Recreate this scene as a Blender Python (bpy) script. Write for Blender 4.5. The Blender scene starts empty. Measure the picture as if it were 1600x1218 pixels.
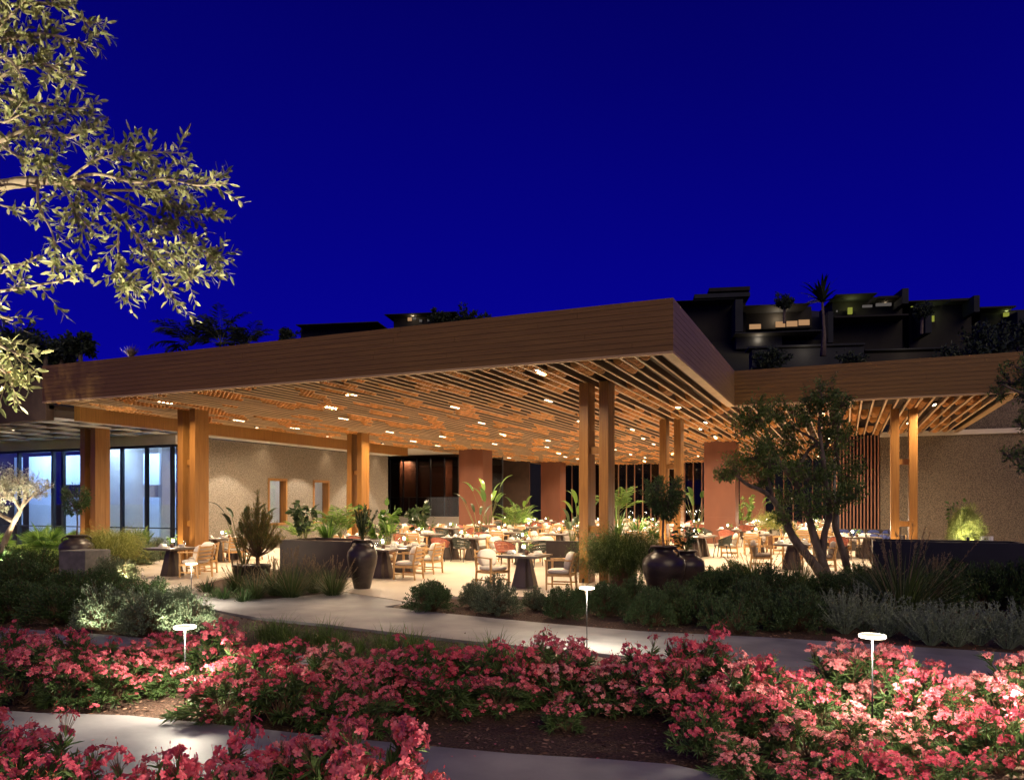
import bpy, math, random
import numpy as np
from mathutils import Vector, Matrix
random.seed(7); RNG = np.random.default_rng(7)
sc = bpy.context.scene; COL = sc.collection
PI = math.pi; R = math.radians
# ------------------------------------------------------------------ camera
F = 1185.0; CX = 800.0; HY = 785.0; CH = 1.98; YAW = 23.7
SY, CY = math.sin(R(YAW)), math.cos(R(YAW))
cam = bpy.data.cameras.new('camera'); co = bpy.data.objects.new('camera', cam); COL.objects.link(co)
cam.sensor_width = 36; cam.lens = 36*F/1600; cam.shift_y = (HY-609)/1600; cam.clip_end = 3000; cam.clip_start = .1
co.location = (0, 0, CH); co.rotation_euler = (PI/2, 0, R(YAW)); sc.camera = co
# ------------------------------------------------------------------ world
w = bpy.data.worlds.new('World'); sc.world = w; w.use_nodes = True
nt = w.node_tree; nt.nodes.clear()
wo = nt.nodes.new('ShaderNodeOutputWorld'); bg = nt.nodes.new('ShaderNodeBackground')
tc = nt.nodes.new('ShaderNodeTexCoord'); sp = nt.nodes.new('ShaderNodeSeparateXYZ'); rp = nt.nodes.new('ShaderNodeValToRGB')
nz = nt.nodes.new('ShaderNodeTexNoise'); nz.inputs['Scale'].default_value = 1.6; nz.inputs['Detail'].default_value = 3
ma = nt.nodes.new('ShaderNodeMath'); ma.operation = 'MULTIPLY_ADD'; ma.inputs[1].default_value = .10
nt.links.new(tc.outputs['Generated'], sp.inputs[0]); nt.links.new(tc.outputs['Generated'], nz.inputs['Vector'])
nt.links.new(nz.outputs['Fac'], ma.inputs[0]); nt.links.new(sp.outputs['Z'], ma.inputs[2]); nt.links.new(ma.outputs[0], rp.inputs[0])
rp.color_ramp.elements[0].position = .05; rp.color_ramp.elements[0].color = (.003, .0015, .35, 1)
rp.color_ramp.elements[1].position = .62; rp.color_ramp.elements[1].color = (.001, .0006, .12, 1)
e = rp.color_ramp.elements.new(.33); e.color = (.0015, .001, .24, 1)
nt.links.new(rp.outputs[0], bg.inputs[0]); bg.inputs[1].default_value = .40; nt.links.new(bg.outputs[0], wo.inputs[0])
# warm fill added from behind the camera, like late dusk: weak and very soft
su = bpy.data.lights.new('dusk_fill', 'SUN'); su.energy = .40; su.angle = R(40); su.color = (1, .76, .47)
so = bpy.data.objects.new('dusk_fill', su); COL.objects.link(so); so.rotation_euler = (R(60), 0, R(40))
sc.view_settings.view_transform = 'Standard'; sc.view_settings.look = 'None'; sc.view_settings.exposure = 1.35; sc.view_settings.gamma = 1
sc.cycles.use_denoising = True; sc.cycles.max_bounces = 7; sc.cycles.diffuse_bounces = 4; sc.cycles.transparent_max_bounces = 12
sc.cycles.sample_clamp_indirect = 4.0; sc.cycles.caustics_reflective = False; sc.cycles.caustics_refractive = False

def W(xc, zc, z=0.0): return Vector((xc*CY - zc*SY, xc*SY + zc*CY, z))
def G(px, py, z=0.0):            # where the sight line through a photo pixel meets the height z
    zc = F*(CH-z)/(py-HY); return W((px-CX)/F*zc, zc, z)
def D(px, py, zc):               # the point at a given depth
    return W((px-CX)/F*zc, zc, CH+(HY-py)/F*zc)
def proj(p):
    xc = p[0]*CY + p[1]*SY; zc = -p[0]*SY + p[1]*CY; zc = max(zc, .2)
    return CX+F*xc/zc, HY-F*(p[2]-CH)/zc, zc
# ------------------------------------------------------------------ materials
def nodes(name):
    m = bpy.data.materials.new(name); m.use_nodes = True; n = m.node_tree; n.nodes.clear()
    o = n.nodes.new('ShaderNodeOutputMaterial'); return m, n, o
def N(n, t, **k):
    x = n.nodes.new(t)
    for a, b in k.items():
        if a.startswith('i_'): x.inputs[a[2:].replace('_', ' ')].default_value = b
        else: setattr(x, a, b)
    return x
def rgba(c): return (c[0], c[1], c[2], 1)
def ramp(n, c1, c2, p1=0., p2=1.):
    r = N(n, 'ShaderNodeValToRGB'); r.color_ramp.elements[0].color = rgba(c1); r.color_ramp.elements[1].color = rgba(c2)
    r.color_ramp.elements[0].position = p1; r.color_ramp.elements[1].position = p2; return r
def noisy(name, c1, c2, scale=4., stretch=(1, 1, 1), rough=.6, bump=.0, bscale=None, detail=5., island=0., metal=0., p1=.3, p2=.7, bdist=.02, spec=.5):
    m, n, o = nodes(name); L = n.links.new
    b = N(n, 'ShaderNodeBsdfPrincipled', i_Roughness=rough, i_Metallic=metal); b.inputs['Specular IOR Level'].default_value = spec
    t = N(n, 'ShaderNodeTexCoord'); mp = N(n, 'ShaderNodeMapping'); mp.inputs['Scale'].default_value = stretch
    L(t.outputs['Object'], mp.inputs[0]); z = N(n, 'ShaderNodeTexNoise', i_Scale=scale, i_Detail=detail); L(mp.outputs[0], z.inputs['Vector'])
    r = ramp(n, c1, c2, p1, p2); L(z.outputs['Fac'], r.inputs[0]); out = r.outputs[0]
    if island:
        g = N(n, 'ShaderNodeNewGeometry'); h = N(n, 'ShaderNodeHueSaturation')
        mm = N(n, 'ShaderNodeMapRange'); mm.inputs['To Min'].default_value = 1-island; mm.inputs['To Max'].default_value = 1+island
        L(g.outputs['Random Per Island'], mm.inputs[0]); L(mm.outputs[0], h.inputs['Value']); L(out, h.inputs['Color']); out = h.outputs[0]
    L(out, b.inputs['Base Color'])
    if bump:
        z2 = N(n, 'ShaderNodeTexNoise', i_Scale=bscale or scale*3, i_Detail=6); L(mp.outputs[0], z2.inputs['Vector'])
        bp = N(n, 'ShaderNodeBump', i_Strength=bump, i_Distance=bdist); L(z2.outputs['Fac'], bp.inputs['Height']); L(bp.outputs[0], b.inputs['Normal'])
    L(b.outputs[0], o.inputs[0]); return m
def leafm(name, c1, c2, trans=.25, rough=.5, spec=.35):
    m, n, o = nodes(name); L = n.links.new
    g = N(n, 'ShaderNodeNewGeometry'); r = ramp(n, c1, c2); L(g.outputs['Random Per Island'], r.inputs[0])
    b = N(n, 'ShaderNodeBsdfPrincipled', i_Roughness=rough); b.inputs['Specular IOR Level'].default_value = spec
    t = N(n, 'ShaderNodeBsdfTranslucent'); x = N(n, 'ShaderNodeMixShader'); x.inputs[0].default_value = trans
    L(r.outputs[0], b.inputs['Base Color']); L(r.outputs[0], t.inputs[0]); L(b.outputs[0], x.inputs[1]); L(t.outputs[0], x.inputs[2]); L(x.outputs[0], o.inputs[0]); return m
def emis(name, c, s):
    m, n, o = nodes(name); em = N(n, 'ShaderNodeEmission'); em.inputs[0].default_value = rgba(c); em.inputs[1].default_value = s
    n.links.new(em.outputs[0], o.inputs[0]); return m
def glassm(name, tint=(.9, .95, 1), refl=.12):
    m, n, o = nodes(name); L = n.links.new
    t = N(n, 'ShaderNodeBsdfTransparent'); t.inputs[0].default_value = rgba(tint); g = N(n, 'ShaderNodeBsdfGlossy'); g.inputs['Roughness'].default_value = .02
    f = N(n, 'ShaderNodeLayerWeight'); f.inputs[0].default_value = .18; a = N(n, 'ShaderNodeMath', operation='MULTIPLY_ADD'); a.inputs[1].default_value = .6; a.inputs[2].default_value = refl*.5
    x = N(n, 'ShaderNodeMixShader'); L(f.outputs['Facing'], a.inputs[0]); L(a.outputs[0], x.inputs[0]); L(t.outputs[0], x.inputs[1]); L(g.outputs[0], x.inputs[2]); L(x.outputs[0], o.inputs[0]); return m
M = {}
M['fascia'] = noisy('fascia_wood', (.135, .070, .0145), (.225, .118, .027), 3., (.35, .35, 22), .55, .05, island=.02)
M['fascia_side'] = noisy('fascia_wood_paler', (.20, .125, .055), (.31, .205, .095), 3., (.35, .35, 22), .5, .05, island=.02)  # paler, greyer mix of the fascia wood for the side run
M['trim'] = noisy('pale_trim_wood', (.42, .27, .13), (.55, .37, .19), 3., (.5, .5, 12), .5)
M['slat'] = noisy('slat_wood', (.58, .40, .24), (.70, .50, .32), 2., (12, .6, 12), .5, island=.12)
M['pod'] = noisy('scoop_wood', (.60, .27, .08), (.78, .40, .14), 4., (2, 8, 8), .5, island=.25)
M['slat_shade'] = noisy('shaded_slat_side', (.10, .058, .036), (.16, .095, .06), 2., (12, .6, 12), .55, island=.3)  # slat sides coloured darker to carry the shade between slats
M['soffit'] = noisy('dark_soffit', (.045, .024, .013), (.07, .038, .02), 3., (.5, 4, 1), .7)
M['post'] = noisy('post_wood', (.20, .085, .018), (.30, .145, .034), 3., (14, 14, .5), .42, .1, island=.1)
M['brown_metal'] = noisy('rust_brown_cladding', (.15, .052, .028), (.19, .07, .038), 1.5, (1, 1, .4), .5)
M['dark_brown'] = noisy('dark_brown_panel', (.045, .026, .018), (.07, .04, .028), 2, rough=.85)
M['render'] = noisy('pebbledash', (.10, .085, .066), (.28, .24, .195), 26., rough=.9, bump=.9, bscale=30, island=0, bdist=.03, p1=.35, p2=.68)
M['render_dark'] = noisy('brown_pebbledash', (.085, .066, .046), (.255, .205, .145), 26., rough=.9, bump=.9, bscale=30, bdist=.03, p1=.35, p2=.68)
M['plaster'] = noisy('pale_plaster', (.55, .5, .43), (.62, .57, .5), 1.5, rough=.8)
M['white'] = noisy('white_paint', (.72, .72, .7), (.8, .8, .78), 2., rough=.6)
M['mullion'] = noisy('dark_frame', (.012, .016, .022), (.02, .024, .03), 3., rough=.35)
M['mullion_red'] = noisy('red_brown_mullion', (.22, .10, .06), (.30, .14, .085), 3., (4, 4, .5), .5)
M['terrace'] = noisy('warm_terrace_concrete', (.49, .42, .33), (.60, .52, .41), .9, rough=.5, bump=.05, bscale=60, detail=8)
M['path'] = noisy('path_concrete', (.18, .175, .175), (.34, .325, .315), 1.4, rough=.5, bump=.16, bscale=9, detail=9, p1=.35, p2=.68)
M['mulch'] = noisy('bark_mulch', (.035, .018, .010), (.16, .085, .05), 42., rough=.95, bump=1., bscale=36, bdist=.04, p1=.35, p2=.7)
M['gravel'] = noisy('bark_chips', (.07, .035, .02), (.30, .17, .11), 3., rough=.9, island=.5)
M['hill'] = noisy('dry_scrub', (.006, .009, .008), (.018, .02, .016), .08, rough=1, bump=.6, bscale=.5)
M['teak'] = noisy('pale_teak', (.50, .29, .11), (.68, .43, .19), 3., (2, 2, 2), .45, island=.1)
M['fabric'] = noisy('cream_fabric', (.66, .62, .55), (.76, .72, .65), 90., rough=.95, bump=.25, bscale=120, bdist=.004)
M['fabric_grey'] = noisy('taupe_fabric', (.30, .26, .23), (.38, .33, .29), 90., rough=.95, bump=.25, bscale=120, bdist=.004)
M['fabric_blue'] = noisy('navy_fabric', (.015, .025, .11), (.03, .045, .17), 60., rough=.9)
M['rope_red'] = noisy('brick_red_rope', (.42, .13, .085), (.55, .2, .14), 30., rough=.8, island=.1)
M['rope_dark'] = noisy('dark_green_rope', (.035, .045, .038), (.065, .08, .065), 30., rough=.75, island=.15)
M['tabletop'] = noisy('stone_tabletop', (.13, .105, .085), (.2, .165, .14), 5., rough=.35)
M['pedestal'] = noisy('brown_metal_pedestal', (.075, .055, .045), (.11, .085, .07), 4., (1, 1, .2), .4)
M['dark_metal'] = noisy('black_metal', (.012, .012, .013), (.022, .022, .022), 8., rough=.4)
M['planter'] = noisy('dark_planter', (.030, .022, .018), (.05, .036, .03), 2.5, rough=.45)
M['planter_black'] = noisy('black_planter', (.008, .009, .012), (.014, .015, .02), 2.5, rough=.4)
M['stone_grey'] = noisy('grey_stone', (.10, .095, .09), (.17, .16, .15), 6., rough=.7, bump=.2)
M['urn'] = noisy('dark_glazed_urn', (.020, .015, .014), (.06, .042, .035), 2.2, (1, 1, 2.2), .33, .15, bscale=12)
M['clay'] = noisy('brown_clay', (.16, .08, .05), (.24, .13, .08), 5., rough=.7)
M['ceramic'] = noisy('white_china', (.78, .76, .72), (.84, .82, .78), 3., rough=.2)
M['bark_dark'] = noisy('grey_bark', (.07, .055, .045), (.19, .15, .12), 9., (1, 1, .35), .9, .8)
M['bark_pale'] = noisy('pale_bark', (.22, .17, .11), (.42, .34, .24), 9., (1, 1, .35), .9, .6)
M['stem'] = noisy('twig', (.10, .06, .03), (.2, .12, .07), 9., rough=.8)
M['stem_green'] = noisy('green_stem', (.08, .10, .03), (.16, .17, .05), 9., rough=.6)
M['olive'] = leafm('olive_leaf', (.10, .13, .045), (.44, .44, .20), .15, .4, .5)
M['olive_silver'] = leafm('silver_olive_leaf', (.28, .30, .18), (.60, .58, .42), .15)
M['oleander'] = leafm('oleander_leaf', (.045, .095, .028), (.16, .25, .08), .2, .45)
M['petal'] = leafm('coral_petal', (.74, .115, .16), (.90, .27, .31), .3, .6, .2)
M['petal_deep'] = leafm('deep_coral_petal', (.68, .07, .125), (.85, .19, .25), .3, .6, .2)
M['bud'] = leafm('bud', (.45, .03, .05), (.55, .16, .10), .2, .6, .2)
M['petal_pale'] = leafm('pale_coral_petal', (.80, .20, .22), (.95, .44, .42), .3, .6, .2)
M['shrub'] = leafm('shrub_leaf', (.035, .075, .025), (.12, .19, .07), .2)
M['shrub_grey_or_lit'] = leafm('grey_or_lit_shrub_leaf', (.09, .13, .075), (.24, .30, .18), .2)
M['shrub_dark'] = leafm('dark_shrub_leaf', (.026, .062, .018), (.09, .155, .045), .2)
M['silver'] = leafm('silver_leaf', (.16, .21, .13), (.36, .43, .29), .2)
M['grass'] = leafm('grass_blade', (.06, .12, .02), (.2, .3, .07), .3)
M['spike'] = leafm('spiky_blade', (.03, .06, .015), (.12, .17, .05), .2)
M['plume'] = leafm('seed_plume', (.22, .16, .085), (.38, .29, .17), .3)
M['gold'] = leafm('golden_fern', (.22, .22, .02), (.46, .34, .05), .3)
M['limefern'] = leafm('lime_fern', (.16, .2, .03), (.42, .44, .14), .3)
M['fern'] = leafm('fern_strand', (.035, .075, .015), (.12, .17, .035), .25)
M['fire'] = leafm('fire_stick', (.07, .12, .02), (.25, .18, .045), .2)
M['palm'] = leafm('palm_leaf', (.07, .15, .03), (.24, .36, .08), .3)
M['broad'] = leafm('broad_leaf', (.035, .095, .02), (.15, .27, .045), .3, .35, .5)
M['broad_dark'] = leafm('dark_broad_leaf', (.015, .035, .012), (.05, .09, .03), .15, .35, .5)
M['tree'] = leafm('carob_leaf', (.03, .07, .012), (.14, .23, .05), .2, .4, .5)
M['cover'] = leafm('ground_cover_leaf', (.10, .18, .03), (.3, .42, .1), .3)
M['far_tree'] = leafm('far_tree_leaf', (.015, .03, .015), (.05, .07, .04), .1)
M['house'] = noisy('hillside_concrete', (.013, .017, .024), (.022, .027, .034), .5, rough=.9)
M['house_dark'] = noisy('hillside_dark_wall', (.010, .010, .010), (.018, .017, .016), .5, rough=.9)
M['lamp_warm'] = emis('warm_lamp', (1, .72, .42), 14)
M['lamp_led'] = emis('led_lens', (1, .70, .40), 9)
M['lamp_white'] = emis('white_led_ring', (1, .86, .64), 7)
M['opal'] = emis('lit_opal_top', (1, .86, .66), .42)
M['win_warm'] = emis('lit_window', (1, .55, .26), .17)
M['win_cool'] = emis('dim_window', (.75, .65, .6), .05)
M['lamp_yellow'] = emis('yellow_green_lamp', (.75, .8, .12), .13)
M['glass'] = glassm('pane_glass', (.86, .92, 1), .10)
M['glass_dark'] = glassm('dark_pane_glass', (.5, .48, .46), .04)
M['glass_clear'] = glassm('clear_glass', (.96, .97, .97), .05)
M['screen'] = noisy('shade_fabric', (.62, .68, .8), (.7, .76, .88), 1., rough=.9)
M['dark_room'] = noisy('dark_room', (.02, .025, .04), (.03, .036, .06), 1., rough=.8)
M['bluish'] = noisy('blue_wall', (.03, .08, .26), (.05, .12, .36), 1., rough=.6)
# ------------------------------------------------------------------ mesh helpers
class MB:
    def __init__(s): s.v = []; s.f = {}; s.n = 0
    def add(s, v, f, mi=0):
        v = np.asarray(v, float).reshape(-1, 3); s.v.append(v)
        if not isinstance(f, list): f = [f]
        for a in f:
            a = np.asarray(a, int); s.f.setdefault((a.shape[1]), []).append((a+s.n, mi))
        s.n += len(v)
    def mesh(s, name, mats, smooth=False):
        me = bpy.data.meshes.new(name)
        v = np.concatenate(s.v) if s.v else np.zeros((0, 3)); me.vertices.add(len(v)); me.vertices.foreach_set('co', v.ravel())
        li = []; ls = []; mi = []; off = 0
        for k, arrs in s.f.items():
            for a, m in arrs:
                li.append(a.ravel()); ls.append(off+np.arange(len(a))*k); off += a.size; mi.append(np.full(len(a), m))
        if li:
            li = np.concatenate(li); ls = np.concatenate(ls); mi = np.concatenate(mi)
            me.loops.add(len(li)); me.loops.foreach_set('vertex_index', li.astype(np.int32))
            me.polygons.add(len(ls)); me.polygons.foreach_set('loop_start', ls.astype(np.int32)); me.polygons.foreach_set('material_index', mi.astype(np.int32))
            me.polygons.foreach_set('use_smooth', np.full(len(ls), bool(smooth)))
        for m in (mats if isinstance(mats, (list, tuple)) else [mats]): me.materials.append(M[m] if isinstance(m, str) else m)
        me.update(calc_edges=True); me.validate(); return me
BOXV = np.array([(x, y, z) for z in (-.5, .5) for y in (-.5, .5) for x in (-.5, .5)])
BOXF = np.array([(0, 2, 3, 1), (4, 5, 7, 6), (0, 1, 5, 4), (2, 6, 7, 3), (0, 4, 6, 2), (1, 3, 7, 5)])
def rotz(a): c, s_ = math.cos(a), math.sin(a); return np.array([(c, -s_, 0), (s_, c, 0), (0, 0, 1)])
def rotx(a): c, s_ = math.cos(a), math.sin(a); return np.array([(1, 0, 0), (0, c, -s_), (0, s_, c)])
def roty(a): c, s_ = math.cos(a), math.sin(a); return np.array([(c, 0, s_), (0, 1, 0), (-s_, 0, c)])
def box(mb, c, s, rot=None, mi=0):
    v = BOXV*np.array(s)
    if rot is not None: v = v @ rot.T
    mb.add(v+np.array(c), BOXF, mi)
def box2(mb, a, b, mi=0): a = np.array(a, float); b = np.array(b, float); box(mb, (a+b)/2, np.abs(b-a), None, mi)
def bar(mb, a, b, w1, h1, w2=None, h2=None, up=(0, 0, 1)):      # a rectangular bar between two points, may taper
    a = np.array(a, float); b = np.array(b, float); d = b-a; d /= np.linalg.norm(d)
    s_ = np.cross(d, up); 
    if np.linalg.norm(s_) < 1e-4: s_ = np.cross(d, (0, 1, 0))
    s_ /= np.linalg.norm(s_); u = np.cross(s_, d); w2 = w1 if w2 is None else w2; h2 = h1 if h2 is None else h2
    v = [a-s_*w1/2-u*h1/2, a+s_*w1/2-u*h1/2, a+s_*w1/2+u*h1/2, a-s_*w1/2+u*h1/2, b-s_*w2/2-u*h2/2, b+s_*w2/2-u*h2/2, b+s_*w2/2+u*h2/2, b-s_*w2/2+u*h2/2]
    mb.add(v, np.array([(0, 1, 2, 3), (4, 7, 6, 5), (0, 4, 5, 1), (1, 5, 6, 2), (2, 6, 7, 3), (3, 7, 4, 0)]))
def tube(mb, pts, rad, n=8, caps=True):
    P = np.array(pts, float); k = len(P); rad = np.broadcast_to(np.array(rad, float), (k,)); T = np.gradient(P, axis=0); T /= np.linalg.norm(T, axis=1)[:, None]+1e-9
    ref = np.array((0, 0, 1.)) if abs(T[0][2]) < .9 else np.array((1., 0, 0)); u = np.cross(T[0], ref); u /= np.linalg.norm(u); rings = []
    an = np.arange(n)*2*PI/n
    for i in range(k):
        u = u-T[i]*np.dot(u, T[i]); u /= np.linalg.norm(u)+1e-9; v = np.cross(T[i], u)
        rings.append(P[i]+rad[i]*(np.cos(an)[:, None]*u+np.sin(an)[:, None]*v))
    q = []
    for i in range(k-1):
        for j in range(n): q.append((i*n+j, i*n+(j+1) % n, (i+1)*n+(j+1) % n, (i+1)*n+j))
    f = [np.array(q)]
    if caps: f += [np.array([tuple(range(n))[::-1]]), np.array([tuple((k-1)*n+j for j in range(n))])]
    mb.add(np.concatenate(rings), f)
def lathe(mb, prof, n=24, c=(0, 0, 0)):
    an = np.arange(n)*2*PI/n; v = []; q = []
    for r_, z in prof: v.append(np.stack([np.cos(an)*r_, np.sin(an)*r_, np.full(n, z)], 1))
    for i in range(len(prof)-1):
        for j in range(n): q.append((i*n+j, i*n+(j+1) % n, (i+1)*n+(j+1) % n, (i+1)*n+j))
    mb.add(np.concatenate(v)+np.array(c), np.array(q))
def pillow(mb, c, s, rot=None, e=.45, nu=14, nv=8):             # rounded cushion (superellipsoid)
    u = np.linspace(-PI, PI, nu, endpoint=False); v = np.linspace(-PI/2, PI/2, nv)
    f = lambda t, p: np.sign(t)*np.abs(t)**p
    vv = []
    for a in v:
        vv.append(np.stack([f(np.cos(a), .7)*f(np.cos(u), e), f(np.cos(a), .7)*f(np.sin(u), e), np.full(nu, f(np.sin(a), .7))], 1))
    vv = np.concatenate(vv)*np.array(s)/2
    if rot is not None: vv = vv @ rot.T
    q = [(i*nu+j, i*nu+(j+1) % nu, (i+1)*nu+(j+1) % nu, (i+1)*nu+j) for i in range(nv-1) for j in range(nu)]
    mb.add(vv+np.array(c), np.array(q))
def unit(a): return a/(np.linalg.norm(a, axis=-1, keepdims=True)+1e-9)
def leaves(mb, P, Dr, L, Wd, Nn=None, fold=.25, t1=.33, t2=.7, w2=.75, bend=0., mi=0):
    P = np.asarray(P, float); n = len(P)
    if n == 0: return
    Dr = unit(np.asarray(Dr, float)); L = np.broadcast_to(L, (n,))[:, None]; Wd = np.broadcast_to(Wd, (n,))[:, None]
    if Nn is None: Nn = RNG.normal(size=(n, 3))+np.array((0, 0, .8))
    S = unit(np.cross(Dr, Nn)); U = np.cross(S, Dr)
    mid = lambda t: P+Dr*L*t+U*(-bend*L*t*t)
    v = np.stack([P, mid(t1)-S*Wd/2+U*Wd*fold, mid(t2)-S*Wd/2*w2+U*Wd*fold*w2, mid(1.), mid(t2)+S*Wd/2*w2+U*Wd*fold*w2, mid(t1)+S*Wd/2+U*Wd*fold], 1)
    i = np.arange(n)[:, None]*6
    mb.add(v.reshape(-1, 3), np.concatenate([i+np.array([[0, 3, 2, 1]]), i+np.array([[0, 5, 4, 3]])]), mi)
def sticks(mb, A, B, r0, r1, n=3, mi=0):
    A = np.asarray(A, float); B = np.asarray(B, float); k = len(A)
    if k == 0: return
    d = unit(B-A); ref = np.where(np.abs(d[:, 2:3]) < .9, np.array([[0, 0, 1.]]), np.array([[1., 0, 0]])); u = unit(np.cross(d, ref)); v = np.cross(d, u)
    an = np.arange(n)*2*PI/n; off = np.cos(an)[None, :, None]*u[:, None]+np.sin(an)[None, :, None]*v[:, None]
    r0 = np.broadcast_to(r0, (k,))[:, None, None]; r1 = np.broadcast_to(r1, (k,))[:, None, None]
    vv = np.concatenate([A[:, None]+off*r0, B[:, None]+off*r1], 1).reshape(-1, 3); i = np.arange(k)[:, None]*2*n
    mb.add(vv, np.concatenate([i+np.array([[j, (j+1) % n, n+(j+1) % n, n+j]]) for j in range(n)]), mi)
def blades(mb, P, az, L, Wd, lean, droop, seg=4, twist=.0, mi=0):   # arching strap leaves
    n = len(P); P = np.asarray(P, float); h = np.stack([np.cos(az), np.sin(az), 0*az], 1); s_ = np.stack([-np.sin(az), np.cos(az), 0*az], 1)
    L = np.broadcast_to(L, (n,)); lean = np.broadcast_to(lean, (n,)); droop = np.broadcast_to(droop, (n,)); Wd = np.broadcast_to(Wd, (n,))
    rings = []; pos = P.copy()
    for k in range(seg+1):
        t = k/seg; a = lean+droop*t*t
        if k: pos = pos+(h*np.sin(a)[:, None]+np.array((0, 0, 1.))*np.cos(a)[:, None])*(L/seg)[:, None]
        wk = (Wd*(.55+.45*math.sin(min(1, t*1.6+.15)*PI/2))*(1-t**3)+.0008)[:, None]
        rings.append(np.stack([pos-s_*wk/2, pos+s_*wk/2], 1))
    v = np.concatenate(rings, 1).reshape(-1, 3); i = np.arange(n)[:, None]*2*(seg+1)
    mb.add(v, np.concatenate([i+np.array([[2*k, 2*k+1, 2*k+3, 2*k+2]]) for k in range(seg)]), mi)
# ------------------------------------------------------------------ object helpers
AUTO = []; LAND = []
def tag(o, label, cat, group=None):
    o['label'] = label; o['category'] = cat
    if group: o['group'] = group
    return o
def thing(name, cat, loc=(0, 0, 0), rz=0., s=1., label=None, auto=None, group=None):
    o = bpy.data.objects.new(name, None); o.empty_display_size = .1; COL.objects.link(o); o.location = loc; o.rotation_euler = (0, 0, rz)
    o.scale = (s, s, s) if not isinstance(s, tuple) else s
    o['category'] = cat
    if label: o['label'] = label
    if group: o['group'] = group
    if auto: AUTO.append((o, auto))
    return o
def part(name, me, parent, loc=None, label=None, bev=0., lit=None):
    o = bpy.data.objects.new(name, me); COL.objects.link(o); o.parent = parent
    if loc is not None: o.location = loc
    if label: o['label'] = label
    if bev:
        b = o.modifiers.new('bevel', 'BEVEL'); b.width = bev; b.segments = 2; b.limit_method = 'ANGLE'
    return o
def struct(name, me): o = bpy.data.objects.new(name, me); COL.objects.link(o); o['kind'] = 'structure'; return o
def landmark(name, p): LAND.append((name, p))
def lamp(kind, name, loc, energy, color, parent=None, **k):
    l = bpy.data.lights.new(name, kind); l.energy = energy; l.color = color
    for a, b in k.items():
        if a not in ('rot', 'aim'): setattr(l, a, b)
    o = bpy.data.objects.new(name, l); COL.objects.link(o); o.location = loc
    if 'rot' in k: o.rotation_euler = k['rot']
    if 'aim' in k: o.rotation_euler = (Vector(k['aim'])-Vector(loc)).to_track_quat('-Z', 'Y').to_euler()
    if parent: o.parent = parent
    return o
WARM = (1, .74, .47)
# ================================================================== GROUND
mb = MB(); n = 48; an = np.arange(n)*2*PI/n
rr = [0, 6, 14, 30, 60, 120, 300, 900]; v = [[(0, 0, 0)]]
for r_ in rr[1:]: v.append(np.stack([np.cos(an)*r_, np.sin(an)*r_, 0*an], 1))
f3 = np.array([(0, 1+j, 1+(j+1) % n) for j in range(n)]); f4 = np.array([(1+i*n+j, 1+i*n+n+j, 1+i*n+n+(j+1) % n, 1+i*n+(j+1) % n) for i in range(len(rr)-2) for j in range(n)])
mb.add(np.concatenate(v), [f3, f4]); struct('ground', mb.mesh('ground', 'mulch'))
def slab(name, px, z, mat, th=.06):
    pts = [G(a, b) if not isinstance(a, Vector) else a for a, b in px]; k = len(pts); mb = MB()
    top = [(p.x, p.y, z) for p in pts]; bot = [(p.x, p.y, z-th) for p in pts]
    mb.add(top+bot, [np.array([tuple(range(k))]), np.array([(j, k+j, k+(j+1) % k, (j+1) % k) for j in range(k)])]); return struct(name, mb.mesh(name, mat))
def pv(x, y): return (Vector((x, y, 0)), None)
# warm terrace under and in front of the roof
slab('terrace', [(205, 912), (262, 925), (330, 934), (345, 938), (300, 917), (345, 905), (420, 890), (545, 905), (535, 927), (640, 944), (615, 951), (700, 935), (900, 935), (1110, 925), (1370, 893), pv(14, 27), pv(14, 58), pv(-31, 58), pv(-31, 25), (215, 893)], .05, 'terrace')
# the wide path that crosses the picture, with its branch on the left, and the path by the camera
slab('path', [(262, 925), (330, 936), (430, 938), (535, 927.5), (640, 944.5), (600, 951), (700, 962), (850, 977), (1000, 990), (1200, 1000), (1400, 1013), (1600, 1026), (1900, 1045), (1900, 1085), (1600, 1063), (1300, 1050), (1090, 1040), (900, 1022), (700, 1002), (500, 978), (400, 968), (330, 955)], .045, 'path')
slab('path', [(-150, 976), (0, 984), (180, 996), (330, 1012), (500, 1032), (640, 1048), (900, 1062), (1090, 1041), (1300, 1051), (1100, 1078), (900, 1090), (620, 1066), (480, 1050), (300, 1028), (170, 1010), (0, 998), (-150, 990)], .041, 'path')
slab('path', [(-500, 1112), (-60, 1112), (60, 1120), (200, 1124), (330, 1137), (480, 1154), (620, 1168), (800, 1185), (950, 1194), (1050, 1202), (1150, 1225), (1300, 1300), (700, 1500), (-500, 1400)], .043, 'path')
# bark chips on the beds (countless): chips as small tilted flakes
mb = MB(); pts = []
for _ in range(16000):
    x = random.uniform(-60, 1660); y = 785+1.98*F/random.uniform(5.2, 15.5)
    pts.append(G(x, y))
P = np.array(pts); P[:, 2] = .004+RNG.random(len(P))*.012
Dd = RNG.normal(size=P.shape); Dd[:, 2] *= .08
leaves(mb, P, Dd, .035+.03*RNG.random(len(P)), .018, Nn=RNG.normal(size=P.shape)*.35+np.array((0, 0, 1)), fold=.05, w2=.9)
chips = bpy.data.objects.new('bark_chips', mb.mesh('bark_chips', 'gravel')); COL.objects.link(chips); chips['kind'] = 'stuff'; tag(chips, 'reddish brown bark chips scattered over the planting beds', 'bark mulch')
mb = MB(); P = np.array([G(random.uniform(20, 1000), random.uniform(1128, 1200)) for _ in range(26)]+[G(random.uniform(300, 1300), random.uniform(1040, 1062)) for _ in range(20)]); P[:, 2] = .052
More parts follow.
